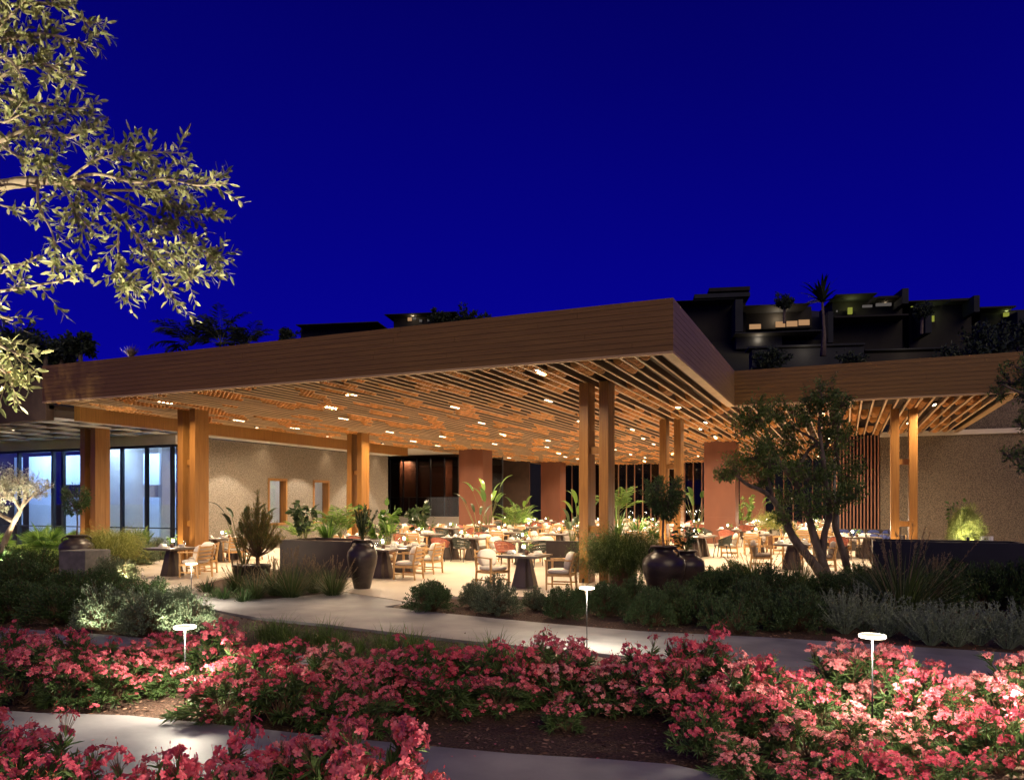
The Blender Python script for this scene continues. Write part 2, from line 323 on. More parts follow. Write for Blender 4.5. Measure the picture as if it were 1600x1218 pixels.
Dd = RNG.normal(size=P.shape); Dd[:, 2] = 0; leaves(mb, P, Dd, .03, .02, Nn=np.array((0, 0, 1.))+RNG.normal(size=P.shape)*.2, fold=.2)
fp = bpy.data.objects.new('fallen_petals', mb.mesh('fallen_petals', 'petal')); COL.objects.link(fp); fp['kind'] = 'stuff'; tag(fp, 'fallen coral petals scattered along the paths', 'petals')
# hillside
prof = [(-1400, 560), (-200, 548), (30, 545), (160, 556), (270, 552), (400, 530), (520, 516), (640, 500), (760, 494), (900, 485), (1050, 470), (1165, 462), (1300, 472), (1450, 482), (1600, 492), (2200, 500), (3600, 560)]
us = np.linspace(-1400, 3600, 90); ys = np.interp(us, [p[0] for p in prof], [p[1] for p in prof]); mb = MB(); vv = []
for zc, fr in ((85, -.05), (100, .12), (120, .38), (140, .62), (152, .88), (175, 1.06), (260, 1.06)):
    for u, y in zip(us, ys):
        h = (CH+(HY-y-4)/F*160)*fr; p = W((u-CX)/F*zc, zc, h+random.uniform(-.5, .5)*(fr > .1)); vv.append(tuple(p))
k = len(us); mb.add(vv, np.array([(i*k+j, i*k+j+1, (i+1)*k+j+1, (i+1)*k+j) for i in range(6) for j in range(k-1)])); struct('hillside', mb.mesh('hillside', 'hill', True))
# ================================================================== RESTAURANT PAVILION
X0, X1, X2 = -21.2, -3.02, 4.25; Y0, Y1, YB, YW = 14.58, 23.44, 56., 35.7; ZS, ZT = 4.85, 5.92
bld = thing('restaurant_pavilion', 'building', (0, 0, 0), label='timber-roofed open restaurant pavilion with deep wooden fascia and slatted glowing ceiling')
def planks(mb, a, b, z0, z1, nrow, th, nrm):
    a = np.array(a, float); b = np.array(b, float); L = np.linalg.norm(b-a); d = (b-a)/L; nr = np.array(nrm, float); h = (z1-z0)/nrow
    ang = math.atan2(d[1], d[0])
    for i in range(nrow):
        s0 = 0.
        while s0 < L-1e-6:
            s1 = min(L, s0+random.uniform(3.0, 6.4)*(1 if s0 else random.uniform(.3, 1)))
            if L-s1 < .5: s1 = L
            c = a+d*(s0+s1)/2+nr*(-th/2+random.uniform(-.0008, .0008)); box(mb, (c[0], c[1], z0+h*(i+.5)), (s1-s0-.004, th, h-.007), rotz(ang)); s0 = s1
def fascia(name, a, b, nrm, mat):
    mb = MB(); planks(mb, a, b, ZS+.05, ZT, 9, .03, nrm); part(name, mb.mesh(name, mat), bld)
fascia('fascia', (X0, Y0, 0), (X1, Y0, 0), (0, -1, 0), 'fascia'); fascia('fascia', (X1, Y0, 0), (X1, Y1, 0), (1, 0, 0), 'fascia_side'); fascia('fascia', (X1, Y1, 0), (X2, Y1, 0), (0, -1, 0), 'fascia'); fascia('fascia', (X2, Y1, 0), (X2, YW, 0), (1, 0, 0), 'fascia')
fascia('fascia', (X0, Y0, 0), (X0, 20, 0), (-1, 0, 0), 'fascia')
mb = MB()                                                    # roof body behind the planks (backing and roof deck)
box2(mb, (X0+.035, Y0+.035, 5.30), (X1-.035, YB+1, ZT-.02)); box2(mb, (X1-.034, Y1+.035, 5.30), (X2-.035, YW+.4, ZT-.021)); box2(mb, (-52, 34.5, 5.32), (-32.01, YB+1, ZT-.31)); box2(mb, (-32, 25, 5.31), (X0+.034, YB+1, ZT-.3))
box2(mb, (X1-.034, YW+.4, 5.31), (1.3, YB+1, ZT-.022))
box2(mb, (X0+.035, Y0+.035, ZS+.06), (X1-.035, Y0+.11, 5.295)); box2(mb, (X1-.11, Y0+.12, ZS+.06), (X1-.035, Y1+.034, 5.295)); box2(mb, (X1-.10, Y1+.036, ZS+.06), (X2-.035, Y1+.11, 5.295)); box2(mb, (X2-.11, Y1+.12, ZS+.06), (X2-.035, YW, 5.295))
part('roof', mb.mesh('roof', 'soffit'), bld)
mb = MB()                                                    # pale lower trim
box2(mb, (X0, Y0, ZS), (X1, Y0+.10, ZS+.047)); box2(mb, (X1-.22, Y0+.102, ZS), (X1, Y1-.0, ZS+.047)); box2(mb, (X1+.002, Y1, ZS), (X2, Y1+.10, ZS+.047)); box2(mb, (X2-.18, Y1+.102, ZS), (X2, YW, ZS+.047))
part('eave_trim', mb.mesh('eave_trim', 'trim'), bld)
# slatted ceiling
GAP = .31; mb = MB(); pb = MB(); xs = []
x = X0+.25
while x < X2-.25: xs.append(x); x += GAP*random.uniform(.92, 1.08)
def yr(x): return (Y0+.12 if x < X1-.3 else Y1+.12), (YB-.3 if x < .2 else YW-.05)
k = 9; tt = np.linspace(-1, 1, k); RN_ = RNG.normal(size=97)
for i, x in enumerate(xs):
    a, b = yr(x); box2(mb, (x-.024, a, ZS+.01), (x+.024, b, ZS+.035)); box2(mb, (x-.018, a, ZS+.0352), (x+.018, b, ZS+.17), 1)
    if i+1 == len(xs): break
    a, b = max(a, yr(xs[i+1])[0]), min(b, yr(xs[i+1])[1]); xa, xb = x+.024, xs[i+1]-.024; y = a+random.uniform(.1, 1.2)
    ys_ = []
    y = a+.1
    while y < b-.05:
        f_ = math.sin(y*1.9+i*.55+1.3*math.sin(i*.8))+.8*math.sin(y*.83-i*1.05+2*math.sin(i*.37))+.55*math.sin(y*3.1+i*2.3)+RN_[i % 97]*.9
        if f_ > .55: ys_.append(y)
        y += .145
    if ys_:
        ys_ = np.array(ys_); m_ = len(ys_); xm = (xa+xb)/2; hw = (xb-xa)/2
        zb = ZS+.165-.195*np.sqrt(np.clip(1-tt**2, 0, 1))-.0
        ring = np.concatenate([np.stack([xm+hw*tt, 0*tt, zb], 1), np.stack([xm+hw*tt, 0*tt, np.full(k, ZS+.20)], 1)])
        fr = np.concatenate([ring+np.array((0, -.018, 0)), ring+np.array((0, .018, 0))])       # 4k verts
        v = fr[None]+np.stack([0*ys_, ys_, 0*ys_], 1)[:, None]; q = []
        for j in range(k-1):
            q += [(j, j+1, k+j+1, k+j), (2*k+j, 3*k+j, 3*k+j+1, 2*k+j+1), (j, 2*k+j, 2*k+j+1, j+1), (k+j, k+j+1, 3*k+j+1, 3*k+j)]
        pb.add(v.reshape(-1, 3), np.concatenate([np.array(q)+o_*4*k for o_ in range(m_)]))
part('ceiling_slats', mb.mesh('ceiling_slats', ['slat', 'slat_shade']), bld); part('ceiling_scoops', pb.mesh('ceiling_scoops', 'pod'), bld)
# timber twin posts
def twin_post(x, y, h=ZS+.02, wd=.23, dp=.55, gap=.27):
    p = thing('twin_post', 'post'); del p['category']; p.parent = bld; p.location = (x, y, 0)
    for s_ in (-1, 1):
        mb = MB()
        for j, (y0, y1) in enumerate(((-dp/2, -dp/6-.002), (-dp/6, dp/6), (dp/6+.002, dp/2))):   # three laminations
            box2(mb, (s_*(gap/2+wd)-(.002 if j == 1 else 0)*s_, y0, .03), (s_*gap/2, y1, h))
        part('post', mb.mesh('post', 'post'), p, bev=.006)
    for z in (1.25, 3.15):
        mb = MB(); box2(mb, (-gap/2+.002, -.12, z), (gap/2-.002, .12, z+.17)); part('spacer_block', mb.mesh('spacer_block', 'post'), p, bev=.004)
for x, y in ((-5.5, 17.65), (-5.5, 26.3), (1.66, 26.3), (-18.6, 17.65), (-18.6, 26.4), (-23., 17.65)): twin_post(x, y, ZS+.02 if x > -20 else 4.45)
for x, y in ((-18.5, 37.2), (-5.4, 37.2), (-19, 50.6), (-5.4, 50.6), (-27, 47.)):
    mb = MB(); box2(mb, (x-.72, y-.6, .03), (x+.72, y+.6, ZS+.06))
    for z in (1.3, 2.6, 3.9): box2(mb, (x-.724, y-.604, z), (x+.724, y+.604, z+.008))
    part('clad_column', mb.mesh('clad_column', 'brown_metal'), bld, bev=.01)
# left edge beam, textured wall with three windows
mb = MB(); box2(mb, (X0-.28, Y0+1.2, 4.46), (X0-.02, 34.6, 5.0)); part('edge_beam', mb.mesh('edge_beam', 'post'), bld)
XW = -22.2; wz = (1.02, 3.02); wins = [(25.05, 26.25), (28.0, 29.2), (30.55, 31.7)]
mb = MB(); prev = 20.6
for a, b in wins: box2(mb, (XW-.35, prev, .03), (XW, a, 4.42)); box2(mb, (XW-.35, a, .03), (XW, b, wz[0])); box2(mb, (XW-.35, a, wz[1]), (XW, b, 4.42)); prev = b
box2(mb, (XW-.35, prev, .03), (XW, 34.2, 4.42)); wall = part('textured_wall', mb.mesh('textured_wall', 'render'), bld)
for a, b in wins:
    fw = .10; mb = MB(); x0, x1 = XW-.33, XW+.03
    box2(mb, (x0, a+.002, wz[0]+.002), (x1, a+fw, wz[1]-.002)); box2(mb, (x0, b-fw, wz[0]+.002), (x1, b-.002, wz[1]-.002)); box2(mb, (x0, a+fw, wz[1]-fw), (x1-.002, b-fw, wz[1]-.003)); box2(mb, (x0, a+fw, wz[0]+.003), (x1-.002, b-fw, wz[0]+fw))
    wn = part('window', mb.mesh('window_frame', 'post'), bld, bev=.004)
    mb = MB(); box2(mb, (XW-.27, a+fw, wz[0]+fw), (XW-.26, b-fw, wz[1]-fw)); part('pane', mb.mesh('pane', 'glass'), wn)
mb = MB(); box2(mb, (-26.5, 20.7, .03), (-26.3, 34.2, 4.4)); part('inner_wall', mb.mesh('inner_wall', 'plaster'), bld)
mb = MB(); box2(mb, (-34.5, 20.7, 0), (-34.2, 48.4, 5.3)); part('side_wall', mb.mesh('side_wall', 'dark_brown'), bld)  # unseen wall added to keep the sky's reflection out of the dark glass
# pale plaster soffit at the end of the textured wall, dark glass beyond it
mb = MB(); box2(mb, (-31, 34.7, 4.86), (-21.0, 39.6, 5.0)); part('plaster_soffit', mb.mesh('plaster_soffit', 'plaster'), bld)
gp = thing('glazed_wall', 'wall'); del gp['category']; gp.parent = bld
mb = MB(); box2(mb, (-31.5, 44.0, .03), (-20, 44.04, 4.95)); part('pane', mb.mesh('pane', 'glass_dark'), gp)
mb = MB()
for x in np.arange(-31.5, -19.9, 1.05): box2(mb, (x-.03, 43.9, .03), (x+.03, 43.99, 4.95))
part('mullions', mb.mesh('mullions', 'mullion'), gp)
mb = MB(); box2(mb, (-52, 48.5, .03), (-20, 48.7, 5.3)); part('back_wall', mb.mesh('back_wall', 'dark_brown'), bld)
for x in (-28.5, -24.): lamp('AREA', 'inner_room_fill', (x, 46., 4.9), 60, WARM, size=.8)  # unseen lamps added to lift the dark space behind the glass
mb = MB()
for x in (-29, -26.6, -23.5): box2(mb, (x, 46.2, .03), (x+1.3, 47.2, 5.0))
part('inner_column', mb.mesh('inner_column', 'brown_metal'), bld)
# mullioned open back: red-brown slender posts, the first bays glazed
gb = thing('back_screen', 'wall'); del gb['category']; gb.parent = bld
mb = MB()
for x in np.arange(-20, .4, .62): box2(mb, (x-.035, YB-.35+random.uniform(-.02, .02), .03), (x+.035, YB-.23, 4.95))
part('mullions', mb.mesh('mullions', 'mullion_red'), gb)
mb = MB(); box2(mb, (-20, YB-.2, .03), (-9.5, YB-.17, 4.95)); part('pane', mb.mesh('pane', 'glass_dark'), gb)
mb = MB()
for x in (-17.8, -16.4, -13.4, -11.9, -10.6): box2(mb, (x, YB+.4, .03), (x+.5, YB+.7, 5.2))
part('inner_column', mb.mesh('inner_column', 'brown_metal'), bld)
# right hand pebbledash wall with ledge and slatted timber screen
mb = MB(); box2(mb, (1.36, YW, .0), (16, YW+.4, 4.75)); box2(mb, (4.6, YW+.12, 4.95), (16, YW+.5, 6.2)); part('textured_wall', mb.mesh('textured_wall', 'render_dark'), bld)
mb = MB(); box2(mb, (1.36, YW-.14, 4.752), (16, YW+.5, 4.948)); part('wall_ledge', mb.mesh('wall_ledge', 'plaster'), bld)
mb = MB()
for x in np.arange(-.35, 1.3, .135): box2(mb, (x, YW-.05, .03), (x+.055, YW+.08, ZS))
part('slat_screen', mb.mesh('slat_screen', 'mullion_red'), bld)
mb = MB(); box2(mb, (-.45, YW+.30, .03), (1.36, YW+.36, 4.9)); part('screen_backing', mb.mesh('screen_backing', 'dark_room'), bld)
mb = MB(); box2(mb, (.5, YW+.5, .03), (.7, YB, 5.3)); part('side_wall', mb.mesh('side_wall', 'dark_brown'), bld)
# ---- ceiling lights
lb = MB(); box2(lb, (-.055, -.30, 0), (.055, .30, .06)); LH = lb.mesh('housing', 'dark_metal')
lb = MB()
for j in range(4): lathe(lb, [(0, -.004), (.036, -.004), (.036, .001)], 10, (0, -.215+j*.143, 0))
LL = lb.mesh('lens', 'lamp_led')
ld = bpy.data.lights.new('ceiling_glow', 'AREA'); ld.shape = 'RECTANGLE'; ld.size = .1; ld.size_y = .5; ld.energy = 74; ld.color = WARM; ld.spread = R(150)
def ceiling_light(x, y):
    i = int(np.argmin(np.abs(np.array(xs)-x))); i = min(i, len(xs)-2); x = (xs[i]+xs[i+1])/2
    o = thing('ceiling_light', 'ceiling light', (x, y, ZS+.02), label='slim recessed four-lens spotlight glowing between the timber ceiling slats', group='recessed spotlights in the slatted ceiling')
    part('housing', LH, o); part('lens', LL, o)
    l = bpy.data.objects.new('ceiling_glow', ld); COL.objects.link(l); l.parent = o; l.location = (0, 0, -.03)
    return o
cl = [(830, 583), (842, 628), (697, 638), (744, 662), (785, 679), (536, 618), (508, 637), (534, 655), (452, 670), (369, 658), (258, 630), (1050, 637), (1096, 661), (1445, 634), (1412, 662), (640, 690), (850, 699), (600, 676), (985, 672)]
cpos = []
for a, b in cl: p = G(a, 2*HY-b, 2*CH-ZS-.0) if False else None; zc = F*(ZS-CH)/(HY-b); p = W((a-CX)/F*zc, zc); cpos.append((p.x, p.y))
yy = 26.
while yy < YB-2:
    for xx in np.arange(-19.5, .0, 3.6):
        q = (xx+random.uniform(-.8, .8), yy+random.uniform(-.8, .8))
        if all((q[0]-c[0])**2+(q[1]-c[1])**2 > 5.5 for c in cpos) and all(abs(q[0]-c[0]) > 2 or abs(q[1]-c[1]) > 2 for c in ((-18.5, 37.2), (-5.4, 37.2), (-19, 50.6), (-5.4, 50.6))): cpos.append(q)
    yy += 3.7
for c in cpos: ceiling_light(*c)
# ================================================================== GLAZED SIDE PAVILION (left)
side = thing('glazed_side_pavilion', 'building', (0, 0, 0), label='low glass-fronted side building with coffered canopy, lit pale blue inside')
ZC = 4.45
mb = MB(); xr = X0-.30
for x in np.arange(-33.5, xr, 1.55): box2(mb, (x-.035, 15.2, ZC), (x+.035, 20.6, ZC+.07))
for y in np.arange(15.6, 20.7, 1.2): box2(mb, (-34, y-.036, ZC+.002), (xr, y+.036, ZC+.068))
for y in np.arange(21.5, 34.4, 1.8): box2(mb, (-22.1, y-.06, ZC+.002), (xr, y+.06, ZC+.158))
box2(mb, (-22.16, 20.62, ZC+.004), (-22.1, 34.4, ZC+.15)); box2(mb, (xr-.07, 15.2, ZC+.006), (xr-.01, 34.4, ZC+.066))
part('coffered_soffit', mb.mesh('coffered_soffit', 'white'), side)
mb = MB(); box2(mb, (-34, 15.0, ZC+.30), (xr, 34.4, ZC+.42)); box2(mb, (-34, 14.9, ZC-.03), (xr, 15.15, ZC+1.15)); part('canopy', mb.mesh('canopy', 'dark_brown'), side)
mb = MB(); box2(mb, (-34, 20.7, ZC+.17), (-22, 28, ZC+.29)); part('roof', mb.mesh('roof', 'dark_brown'), side)
mb = MB(); box2(mb, (-34, 20.35, 4.12), (-22.3, 20.62, ZC-.01)); part('lintel', mb.mesh('lintel', 'white'), side)
mb = MB(); ms = [-33.2, -31.2, -29.1, -28.5, -26.8, -25.2, -23.9, -22.6]
for x in ms: box2(mb, (x-.05, 20.42, .03), (x+.05, 20.55, 4.115))
box2(mb, (-34, 20.43, 4.02), (-22.3, 20.54, 4.118)); box2(mb, (-34, 20.43, .031), (-22.3, 20.54, .16)); box2(mb, (-34, 20.44, 1.02), (-22.3, 20.53, 1.06))
gz = part('glazing', mb.mesh('glazing', 'mullion'), side)
mb = MB(); box2(mb, (-34, 20.48, .1), (-22.3, 20.495, 4.1)); part('pane', mb.mesh('pane', 'glass'), gz)
mb = MB(); random.seed(3)
for a, b, z0, z1 in ((-33.0, -31.4, .7, 4.0), (-30.6, -29.7, .6, 2.2), (-30.6, -29.7, 2.75, 4.0), (-28.1, -27.2, .5, 2.35), (-28.1, -27.2, 2.75, 4.0), (-26.0, -25.1, .6, 2.2), (-26.0, -25.1, 2.7, 3.95), (-24.4, -23.0, .6, 2.2), (-24.4, -23.0, 2.8, 3.9), (-34, -33.5, 1, 4)):
    box2(mb, (a, 22.1, z0), (b, 22.16, z1))
part('shade_panel', mb.mesh('shade_panel', 'screen'), side)
mb = MB(); box2(mb, (-34, 25.2, 0), (-22.6, 25.4, 4.3)); part('back_wall', mb.mesh('back_wall', 'bluish'), side)
mb = MB(); 
for x in (-29.2, -26.6): box2(mb, (x, 23.1, 0), (x+.5, 23.5, 4.3))
part('inner_column', mb.mesh('inner_column', 'plaster'), side)
mb = MB(); box2(mb, (-34, 20.63, 0), (-22.4, 25.19, .06)); part('bounce_floor', mb.mesh('bounce_floor', 'white'), side)  # pale floor added to bounce light up inside the room
for x in (-31.5, -28.2, -24.9): lamp('AREA', 'cool_room_light', (x, 21.0, 4.3), 70, (.50, .72, 1), shape='RECTANGLE', size=2.6, size_y=.5, aim=(x, 22.6, 1.6))
dl = bpy.data.meshes.new('x'); lb = MB(); lathe(lb, [(0, 0), (.075, 0), (.085, .03)], 14); DL = lb.mesh('lens', 'lamp_led'); lb = MB(); lathe(lb, [(.078, -.008), (.105, -.008), (.105, .05)], 14); DR = lb.mesh('trim_ring', 'dark_metal')
def downlight(x, y, aim, e, size=70, blend=.5, col=WARM):
    o = thing('downlight', 'ceiling light', (x, y, ZC+.10), auto='small round recessed downlight in the coffered canopy'); part('lens', DL, o); part('trim_ring', DR, o)
    lamp('SPOT', 'downlight_beam', (0, 0, -.03), e, col, o, spot_size=R(size), spot_blend=blend, shadow_soft_size=.05, rot=(0, 0, 0))
    return o
for y in (22.6, 26.9, 31.2): o_ = downlight(-20.55, y, None, 330, 88, .18, (1, .84, .64)); o_.location.z = ZS-.005; o_['label'] = 'round downlight near the ceiling edge washing the textured wall'
for y in (24.8, 29.0, 33.0): downlight(XW+.4, y, None, 12, 120, .8)
for x, y in ((-30.5, 17.3), (-27, 17.5), (-24.2, 18.6)): downlight(x, y, None, 900, 125, .8)
for y in (24.8, 28.7, 31.8): lamp('AREA', 'inner_room_fill', (-24.2, y, 4.3), 45, (1, .9, .78), size=.6)
# ================================================================== PLANT BUILDERS (each returns [(part name, mesh), ...])
random.seed(11); RNG = np.random.default_rng(11)
def dome(n, up=.0, lump=.28):
    d = unit(RNG.normal(size=(n, 3))+np.array((0, 0, up))); d[:, 2] = np.abs(d[:, 2])*1.0-.12*(RNG.random(n) < .35)
    k = unit(RNG.normal(size=(9, 3))); r = .82+lump*np.max(np.clip(d@k.T, 0, 1)**6, axis=1)-.10*np.max(np.clip(d@unit(RNG.normal(size=(6, 3))).T, 0, 1)**8, axis=1)
    return d*r[:, None]
def shrub(mat, rx=.48, h=.75, ntw=230, nl=34, L=.042, Wd=.013, seed=0, upr=.5, stem='stem', loose=.0, out=.6):
    d = dome(ntw)*(1-loose*RNG.random((ntw, 1))); E = d*np.array((rx, rx, h*.86))+np.array((0, 0, h*.12)); A = E*np.array((.12, .12, .0))+np.array((0, 0, .01))
    sm = MB(); mid = A+(E-A)*.5+np.array((0, 0, .06))*h; sticks(sm, A, mid, .006, .004); sticks(sm, mid, E, .004, .002)
    t = RNG.random((ntw, nl))**.6*.62+.42; P = (mid[:, None]+(E-mid)[:, None]*((t-.42)/.58)[:, :, None]).reshape(-1, 3)+RNG.normal(size=(ntw*nl, 3))*.018
    Dr = np.repeat(unit(E-mid), nl, 0)*out+RNG.normal(size=P.shape)*.55+np.array((0, 0, upr)); lm = MB(); P[:, 2] = np.maximum(P[:, 2], .02)
    leaves(lm, P, Dr, L*(.7+.6*RNG.random(len(P))), Wd*(.8+.4*RNG.random(len(P))))
    return [('foliage', lm.mesh('foliage', mat)), ('stems', sm.mesh('stems', stem))]
def silver_shrub():
    n = 70; an_ = RNG.random(n)*2*PI; le = RNG.random(n)**.7*.95; d = np.stack([np.cos(an_)*np.sin(le), np.sin(an_)*np.sin(le), np.cos(le)], 1); Ls = .35+.4*RNG.random(n)
    A = np.stack([np.cos(an_)*.05, np.sin(an_)*.05, 0*an_+.01], 1); E = A+d*Ls[:, None]; sm = MB(); sticks(sm, A, E, .005, .0025)
    nl = 44; t = .25+.75*RNG.random((n, nl)); P = (A[:, None]+(E-A)[:, None]*t[:, :, None]).reshape(-1, 3); Dr = np.repeat(d, nl, 0)*.7+RNG.normal(size=P.shape)*.7; lm = MB()
    leaves(lm, P, Dr, .034*(.7+.6*RNG.random(len(P))), .012); return [('foliage', lm.mesh('foliage', 'silver')), ('stems', sm.mesh('stems', 'silver'))]
def spiky(mat, n=420, L=.75, plume=True, Wd=.009, lean=1.15):
    az = RNG.random(n)*2*PI; r_ = RNG.random(n)**.5*.13; P = np.stack([np.cos(az)*r_, np.sin(az)*r_, 0*r_+.01], 1); lm = MB()
    blades(lm, P, az, L*(.6+.5*RNG.random(n)), Wd, RNG.random(n)**.8*lean, .25+.5*RNG.random(n), 5); out = [('blades', lm.mesh('blades', mat))]
    if plume:
        m = 26; az = RNG.random(m)*2*PI; le = RNG.random(m)*.8; d = np.stack([np.cos(az)*np.sin(le), np.sin(az)*np.sin(le), np.cos(le)], 1); A = d*.1; A[:, 2] = .02; E = A+d*(L*1.12*(.8+.3*RNG.random((m, 1)))); pm = MB(); sticks(pm, A, E, .003, .002)
        q = 46; t = .80+.22*RNG.random((m, q)); PP = (A[:, None]+(E-A)[:, None]*t[:, :, None]).reshape(-1, 3); leaves(pm, PP, np.repeat(d, q, 0)+RNG.normal(size=PP.shape)*.45, .03, .006); out.append(('seed_plumes', pm.mesh('seed_plumes', 'plume')))
    return out
def grass(n=150, L=.4):
    az = RNG.random(n)*2*PI; r_ = RNG.random(n)**.5*.16; P = np.stack([np.cos(az)*r_, np.sin(az)*r_, 0*r_+.005], 1); lm = MB()
    blades(lm, P, az+RNG.normal(size=n)*.6, L*(.4+.7*RNG.random(n)), .007, RNG.random(n)*.7, .4+1.1*RNG.random(n), 4); return [('blades', lm.mesh('grass_blades', 'grass'))]
def weeping(mat, rx=.8, h=1.0, n=1500):
    az = RNG.random(n)*2*PI; r_ = RNG.random(n)**.6*rx*.72; P = np.stack([np.cos(az)*r_, np.sin(az)*r_, h*(.30+.62*RNG.random(n))*np.sqrt(1-.8*(r_/rx)**2)], 1); lm = MB(); az = az+RNG.normal(size=n)*.5
    L = (.3+.5*RNG.random(n))*h*.95; le = .1+RNG.random(n)*.9; dr = 1.5+1.1*RNG.random(n); blades(lm, P, az, L, .008, le, dr, 6)
    # short leaflets along the strands
    k = 6; pos = P.copy(); hh = np.stack([np.cos(az), np.sin(az), 0*az], 1)
    for j in range(1, k+1):
        a = le+dr*(j/k)**2; st = (hh*np.sin(a)[:, None]+np.array((0, 0, 1.))*np.cos(a)[:, None]); pos = pos+st*(L/k)[:, None]
        leaves(lm, pos, st+RNG.normal(size=pos.shape)*.6, .05+.03*RNG.random(n), .009)
    return [('strands', lm.mesh('strands', mat))]
def oleander(seed, rx=.5, h=.8, ncl=24, mat='petal'):
    nst = 46; d = dome(nst, .35, .25); d *= (.62+.55*RNG.random((nst, 1))); E = d*np.array((rx, rx, h*.9))+np.array((0, 0, h*.10)); A = np.stack([RNG.normal(size=nst)*.05, RNG.normal(size=nst)*.05, 0*d[:, 0]+.01], 1); mid = A+(E-A)*.5+np.array((0, 0, .08))
    sm = MB(); sticks(sm, A, mid, .008, .006, 4); sticks(sm, mid, E, .006, .003, 4); nl = 30
    t = RNG.random((nst, nl))**.75; P = (mid[:, None]+(E-mid)[:, None]*t[:, :, None]*.97).reshape(-1, 3); ax = np.repeat(unit(E-mid), nl, 0)
    Dr = ax*.85+RNG.normal(size=P.shape)*.55+np.array((0, 0, .1)); lm = MB(); leaves(lm, P, Dr, .09+.08*RNG.random(len(P)), .016+.007*RNG.random(len(P)), fold=.12, bend=.2, t1=.3, t2=.7, w2=.85)
    fm = MB(); bm = MB(); idx = np.argsort(-E[:, 2]+RNG.random(nst)*.5)[:ncl]; C = []; ND = []; SZ = []
    for i in idx:
        ax_ = unit(E[i]-mid[i]+np.array((0, 0, .45))); nb = random.choice((4, 7, 9, 11, 13, 15, 17)); rc = .045+.0042*nb*random.uniform(.8, 1.15); o = unit(RNG.normal(size=(nb, 3))+ax_*.9); lift = random.uniform(.02, .11)
        c = E[i]+ax_*lift+o*rc*np.array((1.1, 1.1, .85))*(.75+.4*RNG.random((nb, 1))); C.append(c); ND.append(unit(o+RNG.normal(size=(nb, 3))*.4)); SZ.append(np.full(nb, random.uniform(.85, 1.12))*(.8+.35*RNG.random(nb))); sticks(sm, np.repeat(E[i][None], nb, 0), c, .0017, .0012)
        m = random.randint(3, 9); bd = E[i]+ax_*(lift+.05+.04*RNG.random((m, 1)))+RNG.normal(size=(m, 3))*.03; leaves(fm, bd, np.repeat(ax_[None], m, 0)+RNG.normal(size=(m, 3))*.4, .026, .009, mi=1); sticks(sm, np.repeat(E[i][None], m, 0), bd, .0015, .001)
        if random.random() < .3: leaves(fm, c[:2], RNG.normal(size=(2, 3)), .03, .02, fold=.4, mi=1)     # faded blooms
    C = np.concatenate(C); ND = np.concatenate(ND); SZ = np.concatenate(SZ); nb = len(C); u = unit(np.cross(ND, RNG.normal(size=ND.shape))); v = np.cross(ND, u)
    for j in range(5):
        a = j*2*PI/5; dr = (u*math.cos(a)+v*math.sin(a))*.94+ND*(.10+.28*RNG.random((nb, 1))); leaves(fm, C-ND*.006, dr, .036*SZ, .0225*SZ, Nn=ND, fold=.14, t1=.45, t2=.82, w2=.95, bend=.15)
    return [('foliage', lm.mesh('foliage', 'oleander')), ('stems', sm.mesh('stems', 'stem')), ('flowers', fm.mesh('flowers', [mat, 'bud']))]
def paddles(n=9, h=2.2, mat='broad', lw=.26, ll=.8, dense=1):      # banana / bird-of-paradise: stalks with big torn paddles
    lm = MB(); sm = MB()
    for i in range(n):
        az = i*2.4+random.uniform(-.3, .3); le = random.uniform(.08, .5); sl = h*random.uniform(.45, .8); d = np.array((math.cos(az)*math.sin(le), math.sin(az)*math.sin(le), math.cos(le))); a = np.array((math.cos(az)*.04, math.sin(az)*.04, 0)); b = a+d*sl
        tube(sm, [a, (a+b)/2-d*0, b], [.018, .013, .008], 5); L = ll*random.uniform(.75, 1.15); k = 7; side = np.array((-math.sin(az), math.cos(az), 0)); hz = np.array((math.cos(az), math.sin(az), 0)); pos = b.copy(); rows = []
        for j in range(k+1):
            t = j/k; aa = le+.15+1.0*t*t*random.uniform(.8, 1.1)
            if j: pos = pos+(hz*math.sin(aa)+np.array((0, 0, math.cos(aa))))*L/k
            wv = lw*math.sin(PI*min(1, t*.9+.12))**.7*(1 if j < k else .05)/2; nrm = np.array((0, 0, 1))*math.sin(aa)*.0+np.cross(side, hz*math.sin(aa)+np.array((0, 0, math.cos(aa)))); rows.append((pos-side*wv+nrm*wv*-.35, pos.copy(), pos+side*wv+nrm*wv*-.35))
        lm.add(np.array(rows).reshape(-1, 3), np.array([(3*j, 3*j+1, 3*j+4, 3*j+3) for j in range(k)]+[(3*j+1, 3*j+2, 3*j+5, 3*j+4) for j in range(k)]))
    return [('foliage', lm.mesh('paddle_leaves', mat, True)), ('stems', sm.mesh('stems', 'stem_green'))]
